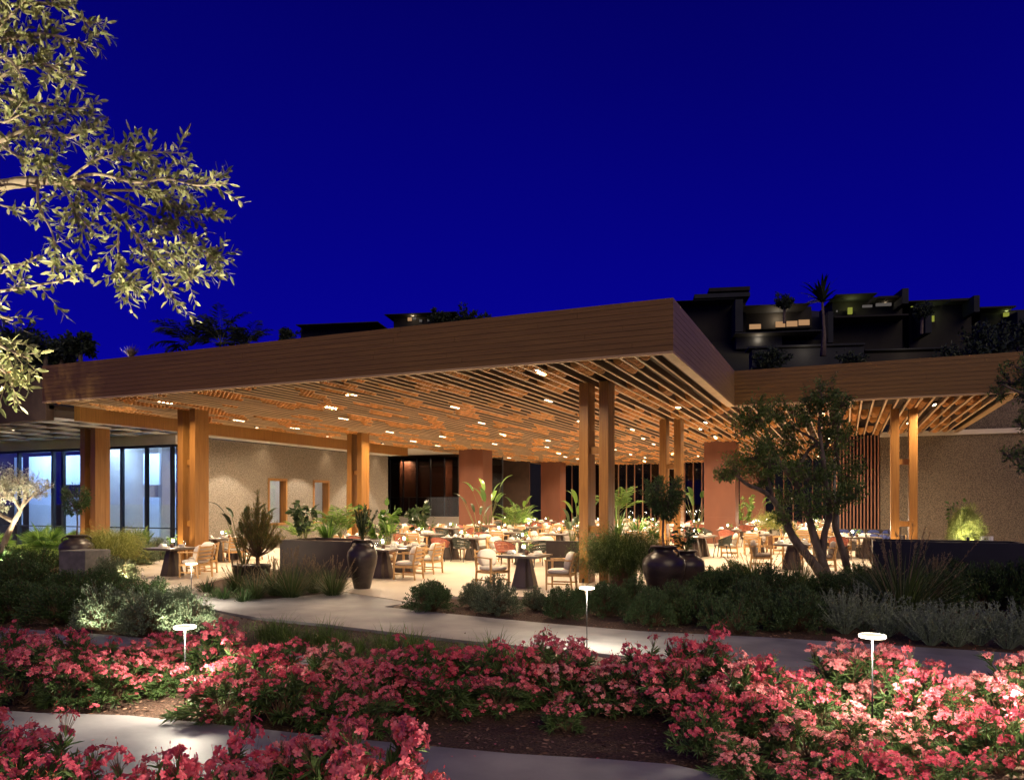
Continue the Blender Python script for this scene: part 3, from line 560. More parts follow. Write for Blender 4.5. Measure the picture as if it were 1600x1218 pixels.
def fronds(n=14, h=1.8, mat='palm', L0=1.0, trunk=.0, spread=1.0):   # feather palm
    lm = MB(); sm = MB(); base = np.array((0, 0, trunk))
    if trunk: tube(sm, [(0, 0, 0), (.03, 0, trunk*.5), (0, 0, trunk)], [.06, .05, .04], 7)
    for i in range(n):
        az = i*2.4+random.uniform(-.3, .3); le = random.uniform(.1, .75)*spread; L = L0*random.uniform(.8, 1.2); hz = np.array((math.cos(az), math.sin(az), 0)); k = 12; pos = base.copy(); pts = [pos.copy()]; dd = []
        for j in range(k):
            a = le+1.25*((j+1)/k)**2; d = hz*math.sin(a)+np.array((0, 0, math.cos(a))); pos = pos+d*(L+(h-trunk)*.25)/k; pts.append(pos.copy()); dd.append(d)
        tube(sm, pts, np.linspace(.010, .003, k+1), 4); P = []; Dv = []; LL_ = []
        for j in range(3, k):
            for q in (0, .5):
                p = pts[j]*(1-q)+pts[j+1]*q; t = (j+q)/k; s_ = np.cross(dd[j], (0, 0, 1)); s_ /= np.linalg.norm(s_)+1e-6
                for sg in (-1, 1): P.append(p); Dv.append(s_*sg*.8+dd[j]*.65+np.array((0, 0, -.15))); LL_.append(L*.36*math.sin(PI*min(1, t*.75+.25)))
        leaves(lm, np.array(P), np.array(Dv), np.array(LL_), .028, fold=.15, bend=.25)
    return [('foliage', lm.mesh('fronds', mat)), ('stems', sm.mesh('stems', 'stem_green'))]
def fanpalm(n=13, mat='palm'):
    lm = MB(); sm = MB()
    for i in range(n):
        az = i*2.4; le = random.uniform(.2, 1.15); d = np.array((math.cos(az)*math.sin(le), math.sin(az)*math.sin(le), math.cos(le))); b = d*random.uniform(.35, .6); tube(sm, [(0, 0, 0), b*.5, b], .007, 4)
        side = unit(np.cross(d, (0, 0, 1.)+RNG.normal(size=3)*.1)); m = 20; an_ = np.linspace(-1.9, 1.9, m); dr = d[None]*np.cos(an_)[:, None]+side[None]*np.sin(an_)[:, None]; leaves(lm, np.repeat(b[None], m, 0), dr+np.array((0, 0, -.08)), .40*(1-.2*np.abs(an_)/1.9), .03, Nn=np.repeat(np.cross(side, d)[None], m, 0), fold=.15, bend=.15)
    return [('foliage', lm.mesh('fan_fronds', mat)), ('stems', sm.mesh('stems', 'stem_green'))]
def leafy(mat, h=1.0, r_=.4, L=.14, Wd=.08, n=150, upr=.2):            # broad-leaved pot plant
    lm = MB(); sm = MB(); m = 9; az = RNG.random(m)*2*PI; E = np.stack([np.cos(az)*r_*.7, np.sin(az)*r_*.7, h*(.55+.4*RNG.random(m))], 1); A = E*.06; A[:, 2] = 0; sticks(sm, A, E, .010, .005, 4); i = RNG.integers(0, m, n); t = .25+.8*RNG.random(n)
    P = A[i]+(E-A)[i]*t[:, None]+RNG.normal(size=(n, 3))*.03; o = P*np.array((1, 1, 0)); Dr = unit(o)+RNG.normal(size=P.shape)*.5+np.array((0, 0, upr)); leaves(lm, P, Dr, L*(.7+.6*RNG.random(n)), Wd*(.8+.4*RNG.random(n)), fold=.1, bend=.3, t1=.3, t2=.68, w2=.85)
    return [('foliage', lm.mesh('broad_leaves', mat)), ('stems', sm.mesh('stems', 'stem_green'))]
def zz_plant(h=.75, n=15):
    lm = MB(); sm = MB()
    for i in range(n):
        az = i*2.4; le = random.uniform(.05, .6); d = np.array((math.cos(az)*math.sin(le), math.sin(az)*math.sin(le), math.cos(le))); L = h*random.uniform(.7, 1.1); b = d*L+np.array((math.cos(az), math.sin(az), 0))*.06; tube(sm, [(0, 0, 0), d*L*.55, b], [.012, .009, .004], 5)
        m = 26; t = .25+.75*np.arange(m)/m; P = d[None]*(L*t)[:, None]; s_ = unit(np.cross(d, (0, 0, 1.)+RNG.normal(size=3)*.3)); Dr = np.where((np.arange(m) % 2 == 0)[:, None], s_, -s_)*.8+d*.8; leaves(lm, P, Dr, .085, .038, fold=.12)
    return [('foliage', lm.mesh('glossy_leaves', 'broad_dark')), ('stems', sm.mesh('stems', 'stem_green'))]
def fire_stick(h=1.6):
    n = 110; az = RNG.random(n)*2*PI; r_ = RNG.random(n)**.6*.62; base = np.array((0, 0, .35)); E = np.stack([np.cos(az)*r_, np.sin(az)*r_, h*(1-.60*(r_/.62)**1.1)*(.82+.2*RNG.random(n))], 1); A = np.repeat(base[None], n, 0); lm = MB(); sm = MB(); tube(sm, [(0, 0, 0), (.02, 0, .2), (0, 0, .4)], [.05, .045, .04], 7); mid = A+(E-A)*.55+np.array((0, 0, -.05)); sticks(sm, A, mid, .012, .007); sticks(sm, mid, E, .007, .004)
    q = 46; t = RNG.random((n, q)); P = (mid[:, None]+(E-mid)[:, None]*t[:, :, None]).reshape(-1, 3); leaves(lm, P, RNG.normal(size=P.shape)*.5+np.array((0, 0, 1.0)), .10+.05*RNG.random(len(P)), .009, fold=.3); return [('foliage', lm.mesh('pencil_twigs', 'fire')), ('stems', sm.mesh('stems', 'stem'))]
def ball_crown(r_=.42, mat='shrub_dark', n=2600, trunk=.9):
    lm = MB(); sm = MB(); tube(sm, [(0, 0, 0), (.015, .01, trunk*.5), (0, 0, trunk)], [.025, .022, .02], 6); c = np.array((0, 0, trunk+r_*.75)); m = 120; d = unit(RNG.normal(size=(m, 3))); k = unit(RNG.normal(size=(10, 3))); rr_ = r_*(.72+.34*np.max(np.clip(d@k.T, 0, 1)**5, axis=1)); E = c+d*rr_[:, None]; A = np.repeat(np.array((0, 0, trunk))[None], m, 0); sticks(sm, A, E, .006, .003); i = RNG.integers(0, m, n); t = .45+.6*RNG.random(n)**.6; P = A[i]+(E-A)[i]*t[:, None]+RNG.normal(size=(n, 3))*.03
    leaves(lm, P, d[i]*.7+RNG.normal(size=P.shape)*.6, .075*(.7+.6*RNG.random(n)), .022); return [('crown', lm.mesh('crown', mat)), ('trunk', sm.mesh('trunk', 'bark_dark'))]
def urn_parts(r_=.33, h=1.1, handles=True):
    mb = MB(); lathe(mb, [(0, .002), (.50*r_, 0), (.54*r_, .02*h), (.72*r_, .25*h), (.93*r_, .5*h), (1.0*r_, .66*h), (.95*r_, .76*h), (.72*r_, .85*h), (.47*r_, .90*h), (.44*r_, .95*h), (.60*r_, .975*h), (.62*r_, h), (.54*r_, h), (.42*r_, .955*h), (0, .955*h)], 32); o = [('urn', mb.mesh('urn', 'urn', True))]
    if handles:
        mb = MB()
        for s_ in (-1, 1): tube(mb, [(s_*.45*r_, 0, .95*h), (s_*.68*r_, 0, .955*h), (s_*.80*r_, 0, .90*h), (s_*.78*r_, 0, .83*h)], .022, 7)
        o.append(('handles', mb.mesh('handles', 'urn', True)))
    return o
def pot_parts(r_=.25, h=.45, mat='clay'):
    mb = MB(); lathe(mb, [(0, .002), (.72*r_, 0), (.78*r_, .02), (r_, h*.9), (1.05*r_, h*.9), (1.05*r_, h), (.93*r_, h), (.90*r_, h*.9), (0, h*.9)], 22); return [('pot', mb.mesh('pot', mat, True))]
def put(name, cat, parts, loc, rz=None, s=1., auto=None, label=None, group=None, z0=0.):
    o = thing(name, cat, loc, random.uniform(0, 2*PI) if rz is None else rz, s, label, auto, group)
    for q in parts:
        part(q[0], q[1], o, (0, 0, q[2]) if len(q) > 2 else None)
    return o
def up(parts, z): return [(a, b, z) for a, b in parts]
# ================================================================== OLEANDERS
OV = [oleander(i, .5, random.uniform(.74, .88), random.choice((18, 24, 28)), ('petal', 'petal_deep', 'petal', 'petal_deep', 'petal_pale')[i]) for i in range(5)]+[oleander(5, .42, .7, 12), oleander(6, .5, .8, 22, 'petal_pale'), oleander(7, .54, .85, 30, 'petal'), oleander(8, .5, .7, 20, 'petal_deep')]
OLEP = 'coral flowering oleander bush'
def ole(px, py, s=1., v=None, ph=OLEP):
    p = G(px, py); v = random.choice((0, 1, 2, 3, 4, 7, 8)) if v is None else v
    return put('oleander_bush', 'oleander', OV[v], (p.x, p.y, 0), s=(s*random.uniform(.88, 1.05), s*random.uniform(.88, 1.05), (.80 if ph == OLEP else .90)*s*random.uniform(.82, 1.16)), auto=ph, group='coral oleanders along the paths')
random.seed(21)
for a in [(-30, 1075, .95), (35, 1098, .85, 0), (70, 1052, .8), (105, 1103, .72), (140, 1062, .8), (180, 1096, .7), (215, 1062, .78), (255, 1085, .55, 5), (30, 1030, .6), (325, 1065, .85, 2), (275, 1046, .72, 3), (345, 1128, .85), (385, 1092, .9), (425, 1072, .85), (440, 1128, .8), (490, 1098, .85), (540, 1080, .8), (525, 1138, .72), (590, 1110, .9), (570, 1150, .6), (645, 1098, .85), (690, 1118, .8), (730, 1090, .9), (780, 1112, .75), (815, 1095, .88), (880, 1140, .5, 5), (865, 1100, .86), (915, 1090, .85), (960, 1108, .82), (1005, 1100, .85), (1050, 1120, .95), (1075, 1092, .95), (1115, 1100, .95), (1130, 1160, .75), (1165, 1135, .85), (1100, 1185, .6), (1210, 1165, .75, 5), (1195, 1115, .8), (1250, 1190, .7), (1275, 1140, .72, 3), (1310, 1112, .92, 6), (1345, 1108, .95, 6), (1395, 1115, .92), (1330, 1190, .62, 6), (1440, 1150, .85), (1470, 1165, .8), (1425, 1195, .62), (1515, 1190, .62, 5), (1560, 1140, .82, 6), (1600, 1120, .95, 6), (1565, 1205, .7), (1620, 1170, .8), (1360, 1250, .62), (1150, 1215, .55), (1480, 1260, .6), (1260, 1250, .5, 5)]: ole(*a)
NEARP = 'close coral oleander at the bottom edge'
for a in [(-20, 1290, .95, 0), (55, 1330, .85, 1), (-90, 1250, .9, 2), (235, 1345, .8, 5), (300, 1350, .86, 3), (385, 1345, .88, 1), (470, 1340, .95, 4), (545, 1330, .95, 2), (590, 1345, .9, 0), (180, 1385, .75, 3), (420, 1400, .9, 2)]: ole(*a, ph=NEARP)
# ================================================================== SHRUBS
random.seed(31)
SV = {m: [shrub(m, seed=i) for i in range(3)] for m in ('shrub', 'shrub_grey_or_lit', 'shrub_dark')}
WOODY = [shrub('shrub', .40, .72, 90, 24, .045, .017, loose=.15, upr=.7) for _ in range(2)]
SIL = [silver_shrub() for _ in range(3)]; SPK = [spiky('spike') for _ in range(3)]; SPB = [spiky('spike', 520, .95, True, .011, 1.3)]; GRS = [grass() for _ in range(3)]
NAMES = {'shrub': 'rounded green garden shrub', 'shrub_grey_or_lit': 'rounded grey green garden shrub', 'shrub_dark': 'dark rounded garden shrub'}
def sh(px, py, wpx, hpx, m='shrub', top=None):
    p = G(px, py); zc = proj(p)[2]; s = wpx*zc/F/1.0; hh = hpx*zc/F/.76
    return put('rounded_shrub', 'shrub', random.choice(SV[m]), (p.x, p.y, 0), s=(s, s, hh), auto=NAMES[m], group='rounded shrubs in the planting beds')
for a in [(673, 955, 84, 58), (742, 948, 58, 46, 'shrub_grey_or_lit'), (776, 960, 84, 60, 'shrub_grey_or_lit'), (836, 953, 50, 36, 'shrub_grey_or_lit'), (878, 966, 76, 52), (948, 962, 84, 64), (905, 950, 50, 38), (1018, 978, 88, 72), (1062, 966, 74, 60), (990, 948, 60, 52), (1098, 950, 80, 60, 'shrub_dark'), (1140, 948, 90, 70, 'shrub_dark'), (1165, 972, 100, 76), (1245, 985, 120, 84), (1210, 950, 100, 70, 'shrub_dark'), (1290, 948, 90, 62, 'shrub_dark'), (1330, 952, 90, 70, 'shrub_dark'), (1150, 915, 60, 44, 'shrub_dark'), (1105, 925, 70, 48, 'shrub_dark'), (1470, 960, 110, 76, 'shrub_dark'), (1540, 955, 120, 90, 'shrub_dark'), (1600, 960, 100, 96, 'shrub_dark'), (1500, 925, 90, 60, 'shrub_dark'), (1570, 915, 90, 60, 'shrub_dark'), (1340, 925, 70, 52, 'shrub_dark'), (1620, 990, 80, 60, 'shrub_dark'),
          (20, 968, 130, 70, 'shrub_dark'), (95, 975, 130, 72, 'shrub_dark'), (-60, 975, 130, 80, 'shrub_dark'), (165, 985, 120, 76, 'shrub_grey_or_lit'), (235, 990, 130, 74, 'shrub_grey_or_lit'), (300, 988, 96, 62, 'shrub_grey_or_lit'), (120, 945, 120, 62, 'shrub_dark'), (40, 935, 120, 66, 'shrub_dark'), (225, 950, 100, 50), (180, 912, 80, 46, 'shrub_grey_or_lit'), (60, 905, 110, 50, 'shrub_dark'), (0, 900, 110, 56, 'shrub_dark'), (275, 960, 90, 46, 'shrub_grey_or_lit'), (212, 884, 70, 44, 'shrub_grey_or_lit'), (250, 876, 60, 38, 'shrub_grey_or_lit'), (165, 940, 90, 50)]: sh(*a)  # left-hand shrubs take the paler grey leaf to stand for lamplight
for px, py, s in [(1092, 975, .9), (1118, 985, .85), (1150, 990, .8), (1205, 985, .8), (1068, 975, .7)]:
    p = G(px, py); put('woody_shrub', 'shrub', random.choice(WOODY), (p.x, p.y, 0), s=s*1.1, auto='small leafy shrub with bare woody stems')
for px, py, s in [(1320, 990, 1.), (1350, 985, 1.1), (1385, 995, .9), (1430, 1000, .8), (1455, 1008, .95), (1495, 1010, 1.), (1530, 1008, .9), (1575, 1014, 1.), (1610, 1014, 1.), (1300, 975, .8), (1420, 985, .7)]:
    p = G(px, py); put('silver_shrub', 'shrub', random.choice(SIL), (p.x, p.y, 0), s=s, auto='sprawling silvery sprigged shrub')
for px, py, s, v in [(372, 925, .9, 0), (455, 935, 1.15, 0), (430, 930, 1., 0), (520, 932, .95, 0), (490, 926, .9, 0), (1180, 920, 1.1, 0), (1250, 925, 1.0, 0), (1410, 975, 1.45, 1), (1365, 935, 1., 0), (400, 938, .7, 0), (1460, 940, 1.1, 0)]:
    p = G(px, py); put('spiky_grass_clump', 'grass clump', SPB[0] if v else random.choice(SPK), (p.x, p.y, 0), s=s, auto='spiky fountain grass clump with pale plumes')
for px, py, s in [(322, 928, .75), (350, 938, .7), (380, 942, .7), (335, 935, .5)]:
    p = G(px, py); put('strappy_plant', 'plant', spiky('shrub_dark', 90, .55, False, .03, 1.2), (p.x, p.y, 0), s=s, auto='low dark strap leaved plant')
for px, py, s in [(432, 1000, 1.), (445, 1004, .9), (490, 1008, .8), (510, 1006, .95), (528, 1010, .8), (602, 1012, .8), (636, 1022, .95), (648, 1020, .7), (680, 1030, .7), (735, 1030, .6), (772, 1035, .95), (790, 1040, .7), (820, 1042, .7), (460, 1012, .8), (560, 1018, .6), (415, 998, .7), (655, 1035, .6), (330, 1008, .6), (860, 1050, .6), (1000, 1058, .5)]:
    p = G(px, py); put('grass_tuft', 'grass tuft', random.choice(GRS), (p.x, p.y, 0), s=s*1.15, auto='fine green grass tuft by the path')
# ground cover between tufts, and the bright planting before the glass front (countless small leaves)
mb = MB(); P = []
for _ in range(3200):
    x = random.uniform(380, 900); t = random.random(); y = np.interp(x, (380, 500, 700, 900), (975, 984, 1006, 1028))+4+t*np.interp(x, (380, 500, 700, 900), (42, 42, 40, 30)); P.append(G(x, y))
P = np.array(P); P[:, 2] = .01+.05*RNG.random(len(P)); blades(mb, P, RNG.random(len(P))*2*PI, .06+.08*RNG.random(len(P)), .006, RNG.random(len(P))*.8, .8+0*P[:, 0], 3)
gc = bpy.data.objects.new('ground_cover', mb.mesh('ground_cover', 'grass')); COL.objects.link(gc); gc['kind'] = 'stuff'; tag(gc, 'thin green grass covering the bed between path and oleanders', 'ground cover')
mb = MB(); P = []
for _ in range(15000):
    x, y = random.uniform(-33, -22.4), random.uniform(16.2, 20.2)
    P.append((x, y, .02+.42*random.random()**.6*(.6+.4*math.sin(x*2.3)*math.sin(y*1.9))))
P = np.array(P); leaves(mb, P, RNG.normal(size=P.shape)*.7+np.array((0, 0, .8)), .12, .035)
gc = bpy.data.objects.new('ground_cover', mb.mesh('ground_cover', 'cover')); COL.objects.link(gc); gc['kind'] = 'stuff'; tag(gc, 'bright green leafy ground cover in front of the glass wall', 'ground cover')
mb = MB(); box2(mb, (-34, 15.6, .0), (-22.3, 20.4, .028)); struct('planting_bed', mb.mesh('planting_bed', 'mulch'))
for x, y, s in [(-26.3, 18.3, 1.5), (-24.0, 18.0, 1.3), (-27.5, 19.0, 1.3), (-23.0, 19.2, 1.3), (-29.5, 18.2, 1.4)]: put('fan_palm', 'palm', fanpalm(), (x, y, .02), s=s, auto='low fan palm before the glass wall')
# ================================================================== URNS AND POTTED PLANTS
p = G(566, 922); put('potted_plant', 'potted plant', urn_parts(.34, 1.12)+up(zz_plant(.8), 1.05), (p.x, p.y, .03), label='tall black two-handled urn holding a glossy upright plant beside the brown planter'); landmark('tall black urn', (p.x, p.y, .6))
p = G(1037, 940); put('potted_tree', 'potted tree', urn_parts(.43, 1.12)+up(ball_crown(.43, 'shrub_dark', 3000, .78), 1.0), (p.x, p.y, 0), label='big dark urn with a ball-clipped little tree, centre right'); landmark('big urn with the ball tree', (p.x, p.y, .8))
p = G(1072, 928); put('potted_plant', 'potted plant', urn_parts(.40, .95, False)+up(leafy('broad_dark', .6, .3, .12, .05), .9), (p.x, p.y, 0), label='second dark urn with leafy plant, half hidden behind the ball-tree urn')
p = W((120-CX)/F*20.8, 20.8); put('potted_tree', 'potted tree', urn_parts(.44, 1.1)+up(ball_crown(.40, 'shrub_dark', 2000, .72), 1.05), (p.x, p.y, 0), label='dark urn with small clipped tree behind the grey stone block'); landmark('grey stone block', (p.x, p.y, .8))
p = G(128, 909); o = thing('stone_block', 'plinth', (p.x, p.y, 0), R(8), label='plain grey stone block plinth in front of the left urn'); mb = MB(); box2(mb, (-.40, -.3, 0), (.40, .5, .80)); part('block', mb.mesh('block', 'stone_grey'), o, bev=.012)
p = G(172, 893); put('weeping_shrub', 'shrub', weeping('limefern', .85, 1.15, 1500)+pot_parts(.3, .5), (p.x, p.y, 0), s=1.0, label='lime and gold weeping fern bush right of the grey stone block')
p = W((972-CX)/F*17., 17.); put('weeping_shrub', 'shrub', weeping('fern', .95, 1.25, 2700)+pot_parts(.32, .55), (p.x, p.y, 0), label='large green weeping fern bush between twin posts and big urn')
p = W((402-CX)/F*17.6, 17.6); put('potted_plant', 'potted plant', pot_parts(.3, .55, 'urn')+up(fire_stick(1.95), .35), (p.x, p.y, .0), label='tall bronze-tipped pencil bush in front of the textured wall'); landmark('bronze-tipped pencil bush', (p.x, p.y, 1))
p = W((382-CX)/F*18.2, 18.2); put('potted_plant', 'potted plant', pot_parts(.28, .5, 'urn')+up(paddles(8, 1.7, 'broad_dark', .13, .5), .45), (p.x, p.y, .0), label='dark narrow-leaved bird of paradise left of the pencil bush')
# brown planter by the entrance, with plants standing in it
def planter(name, a, b, z, mat, label):
    o = thing(name, 'planter', ((a[0]+b[0])/2, (a[1]+b[1])/2, 0), label=label); hx, hy = abs(b[0]-a[0])/2, abs(b[1]-a[1])/2; mb = MB()
    box2(mb, (-hx, -hy, 0), (hx, -hy+.06, z)); box2(mb, (-hx, hy-.06, 0), (hx, hy, z)); box2(mb, (-hx, -hy+.061, .001), (-hx+.06, hy-.061, z-.001)); box2(mb, (hx-.06, -hy+.061, .001), (hx, hy-.061, z-.001)); part('planter_box', mb.mesh('planter_box', mat), o, bev=.006)
    mb = MB(); box2(mb, (-hx+.062, -hy+.062, .02), (hx-.062, hy-.062, z-.07)); part('soil', mb.mesh('soil', 'mulch'), o); return o
a = W((437-CX)/F*20.5, 20.5); planter('planter', (a.x, a.y), (a.x+2.35, a.y+1.5), .98, 'planter', 'long dark brown planter box beside the tall black urn'); landmark('brown planter', (a.x+1.1, a.y, .6))
for px, z_, hh, kind, lab in [(478, 22.2, 1.0, 'fig', 'dark broad-leaved fig standing in the brown planter'), (512, 21.8, .75, 'leaf', 'light green leafy plant in the brown planter centre'), (532, 22.6, 1.3, 'palm', 'feathery palm rising from the brown planter')]:
    q = W((px-CX)/F*z_, z_); pr = {'fig': lambda: leafy('broad_dark', 1.15, .42, .2, .12, 130), 'leaf': lambda: spiky('broad', 60, .7, False, .05, 1.0), 'palm': lambda: fronds(12, 1.2, 'palm', .9)}[kind](); put('planter_plant', 'plant', pr, (q.x, q.y, .92), label=lab)
a = W((1364-CX)/F*17.2, 17.2); planter('planter', (a.x, a.y), (a.x+2.9, a.y+1.1), 1.12, 'planter_black', 'long black planter box in front of the right-hand wall'); landmark('black planter', (a.x+1.4, a.y, .8))
q = W((1508-CX)/F*18.2, 18.2); put('planter_plant', 'plant', shrub('limefern', .40, .95, 170, 30, .11, .008, upr=.1, stem='stem_green'), (q.x, q.y, 1.0), label='bright yellow-green tufted bush in the black planter'); put('planter_plant', 'plant', leafy('broad', 1.0, .34, .10, .06, 170), (q.x-.1, q.y+.35, 1.05), label='leafy green plant behind the yellow-green bush, black planter')
for i in range(4):
    q = W((1534+i*7-CX)/F*18.0, 18.0+.05*i); mb = MB(); lathe(mb, [(0, .001), (.042, 0), (.045, .01), (.045, .13), (.036, .13), (.034, .02), (0, .02)], 14); o = thing('candle_jar', 'candle jar', (q.x, q.y, 1.05), auto='small pale candle jar on the black planter', group='candle jars on the black planter'); part('jar', mb.mesh('jar', 'ceramic', True), o)
q = G(1585, 915); put('fern_plant', 'plant', weeping('limefern', .4, .5, 500), (q.x, q.y, 0), label='small lime-green bush on the ground right of black planter')
# indoor pot plants
random.seed(41)
for px, zc, pot, pl, lab in [(762, 37, (.42, .85, 'clay'), paddles(10, 2.6, 'broad', .24, .8), 'tall banana plant in brown pot beside the rust-brown column'), (748, 34, (.3, .6, 'clay'), paddles(7, 2.0, 'broad_dark', .14, .7), 'slim dark bird of paradise left of the banana plant'), (806, 38, (.35, .6, 'clay'), fronds(13, 1.8, 'palm', 1.2), 'bushy indoor palm right of the banana plant'), (815, 41, (.3, .5, 'clay'), paddles(8, 1.9, 'broad', .2, .7), 'leafy potted canna behind the indoor palm'), (595, 26, (.36, .6, 'clay'), leafy('broad', 1.3, .75, .26, .15, 170), 'bushy bright green philodendron right of the tall black urn'), (610, 24.5, (.22, .5, 'clay'), paddles(7, 1.0, 'broad', .10, .4), 'small bright strappy plant beside the philodendron'), (652, 34, (.4, .6, 'clay'), leafy('broad_dark', 1.75, .55, .3, .2, 100), 'dark rubber plant before the glass screen'), (668, 34, (.25, .5, 'clay'), leafy('fern', .9, .4, .12, .03, 140), 'small olive-green plant right of the rubber plant'), (966, 29, (.35, .7, 'clay'), fronds(15, 2.2, 'palm', 1.0, .9), 'feather palm just right of the front twin posts'), (962, 27.5, (.22, .5, 'urn'), spiky('broad', 26, 1.5, False, .09, .25), 'upright snake plant right of the front twin posts'), (905, 33, (.3, .6, 'clay'), paddles(9, 2.0, 'broad', .22, .8), 'arching leafy plant left of the front twin posts'), (893, 27, (.3, .55, 'urn'), paddles(8, 1.1, 'broad_dark', .16, .6), 'dark spear-leaved pot plant beside the booth'), (1088, 38, (.36, .7, 'clay'), paddles(10, 2.4, 'broad', .27, .8), 'banana plant left of the wide rust column'), (996, 31, (.3, .6, 'clay'), spiky('broad', 40, 1.0, False, .06, .7), 'strappy pot plant behind the ball tree'), (1022, 27, (.3, .5, 'clay'), leafy('broad', 1.0, .4, .16, .08, 120), 'leafy plant low behind the ball tree'), (1163, 43, (.35, .7, 'clay'), leafy('palm', 1.9, .6, .22, .1, 180), 'light green fern plant right of the wide rust column'), (1178, 45, (.3, .6, 'clay'), paddles(6, 2.0, 'broad', .2, .7), 'single banana plant against the rear rust column'), (1205, 32, (.3, .55, 'clay'), weeping('limefern', .5, 1.0, 500), 'lime tufted pot plant behind the twisted tree'), (1232, 31, (.28, .5, 'clay'), leafy('fern', .9, .4, .1, .04, 160), 'small bronze pot plant behind the twisted tree'), (470, 30, (.3, .5, 'clay'), fronds(10, 1.3, 'palm', .9), 'small palm under the first wall window')]:
    q = W((px-CX)/F*zc, zc); put('potted_plant', 'potted plant', pot_parts(*pot)+up(pl, pot[1]*.86), (q.x, q.y, .05), label=lab)
# ================================================================== FURNITURE
random.seed(51); RNG = np.random.default_rng(51)
def mk(fn, name, mat, smooth=False): mb = MB(); fn(mb); return mb.mesh(name, mat, smooth)
# pale timber armchair (faces -Y)
AC = []
for sx in (-1, 1):
    AC.append(('leg', mk(lambda m: bar(m, (sx*.27, -.27, 0), (sx*.27, -.27, .64), .030, .034, .042, .046), 'leg', 'teak')))
    AC.append(('leg', mk(lambda m: (bar(m, (sx*.255, .30, 0), (sx*.265, .26, .42), .030, .034, .042, .046), bar(m, (sx*.265, .26, .42), (sx*.25, .36, .84), .042, .046, .032, .034)), 'leg', 'teak')))
    AC.append(('armrest', mk(lambda m: (bar(m, (sx*.285, -.31, .655), (sx*.285, .05, .665), .065, .026), bar(m, (sx*.285, .05, .665), (sx*.27, .33, .66), .065, .026, .045, .026)), 'armrest', 'teak')))
AC.append(('seat_frame', mk(lambda m: (bar(m, (-.25, -.27, .33), (.25, -.27, .33), .03, .055), bar(m, (-.24, .26, .33), (.24, .26, .33), .03, .055), bar(m, (-.27, -.25, .33), (-.265, .25, .33), .03, .055), bar(m, (.27, -.25, .33), (.265, .25, .33), .03, .055), [bar(m, (-.25+.1*i, -.25, .345), (-.25+.1*i, .25, .345), .05, .015) for i in range(6)], bar(m, (-.265, -.25, .14), (-.26, .27, .14), .02, .03), bar(m, (.265, -.25, .14), (.26, .27, .14), .02, .03)), 'seat_frame', 'teak')))
AC.append(('backrest', mk(lambda m: [bar(m, (-.24, .285+.024*i, .5+.095*i), (.24, .285+.024*i, .5+.095*i), .016, .05) for i in range(4)], 'backrest', 'teak')))
def cush(mat): return [('seat_cushion', mk(lambda m: pillow(m, (0, -.02, .41), (.54, .54, .125)), 'seat_cushion', mat, True)), ('back_cushion', mk(lambda m: pillow(m, (0, .20, .64), (.52, .17, .42), rotx(-.22)), 'back_cushion', mat, True))]
CHAIR = {'teak': AC+cush('fabric'), 'taupe': AC+cush('fabric_grey')}
def rope_chair(mat):
    n = 30; a = np.linspace(-.35, PI+.35, n); lo = np.stack([np.cos(a)*.25, np.sin(a)*.24-.0, np.full(n, .44)], 1); hi = np.stack([np.cos(a)*.32, np.sin(a)*.30+.02, .66+.14*np.clip(np.sin(a), -.2, 1)], 1); m = MB()
    for k in range(n-2): bar(m, lo[k], hi[k+2], .022, .008, up=(lo[k][0], lo[k][1], 0)); bar(m, lo[k+2]*np.array((1.02, 1.02, 1)), hi[k]*np.array((1.02, 1.02, 1)), .022, .008, up=(lo[k][0], lo[k][1], 0))
    o = [('woven_back', m.mesh('woven_back', mat))]; o.append(('rim', mk(lambda q: (tube(q, hi, .013, 6), tube(q, lo, .012, 6)), 'rim', 'dark_metal', True)))
    for sx in (-1, 1):
        for sy in (-1, 1): o.append(('leg', mk(lambda q: bar(q, (sx*.27, sy*.26, 0), (sx*.20, sy*.19, .43), .018, .018, .028, .028), 'leg', 'dark_metal')))
    o.append(('seat_cushion', mk(lambda q: pillow(q, (0, -.02, .46), (.50, .52, .09)), 'seat_cushion', 'fabric_grey', True))); return o
CHAIR['red'] = rope_chair('rope_red'); CHAIR['dark'] = rope_chair('rope_dark')
def join(parts, name):        # one mesh, for chairs too far to show their parts
    vs, mats = MB(), []
    for q in parts:
        me = q[1]; co_ = np.zeros(len(me.vertices)*3); me.vertices.foreach_get('co', co_); mt = me.materials[0]
        if mt not in mats: mats.append(mt)
        vs.add(co_.reshape(-1, 3), [], mats.index(mt)); vs.n -= len(me.vertices)
        for p_ in me.polygons: k_ = len(p_.vertices); vs.f.setdefault(k_, []).append((np.array([p_.vertices[:]])+vs.n, mats.index(mt)))
        vs.n += len(me.vertices)
    return vs.mesh(name, mats)
FAR = {k_: join(v_, 'chair') for k_, v_ in CHAIR.items()}
CPH = {'teak': 'pale timber armchair, cream cushions', 'taupe': 'timber armchair with taupe cushions', 'red': 'brick-red rope-woven chair', 'dark': 'dark green rope-woven chair'}
CGR = {'teak': 'timber armchairs at the dining tables', 'taupe': 'timber armchairs at the dining tables', 'red': 'red rope chairs at the dining tables', 'dark': 'dark rope chairs at the dining tables'}
ZF = .05
def chair(kind, x, y, face):     # face: direction the sitter looks
    rz = math.atan2(face[0], -face[1])+random.uniform(-.12, .12); zc = proj((x, y, 0))[2]
    if zc > 31:
        o = bpy.data.objects.new('dining_chair', FAR[kind]); COL.objects.link(o); o.location = (x, y, ZF); o.rotation_euler = (0, 0, rz); o['category'] = 'chair'; o['group'] = CGR[kind]; AUTO.append((o, CPH[kind])); return o
    o = thing('dining_chair', 'chair', (x, y, ZF), rz, 1., None, CPH[kind], CGR[kind])
    for a, m in CHAIR[kind]: part(a, m, o)
    return o
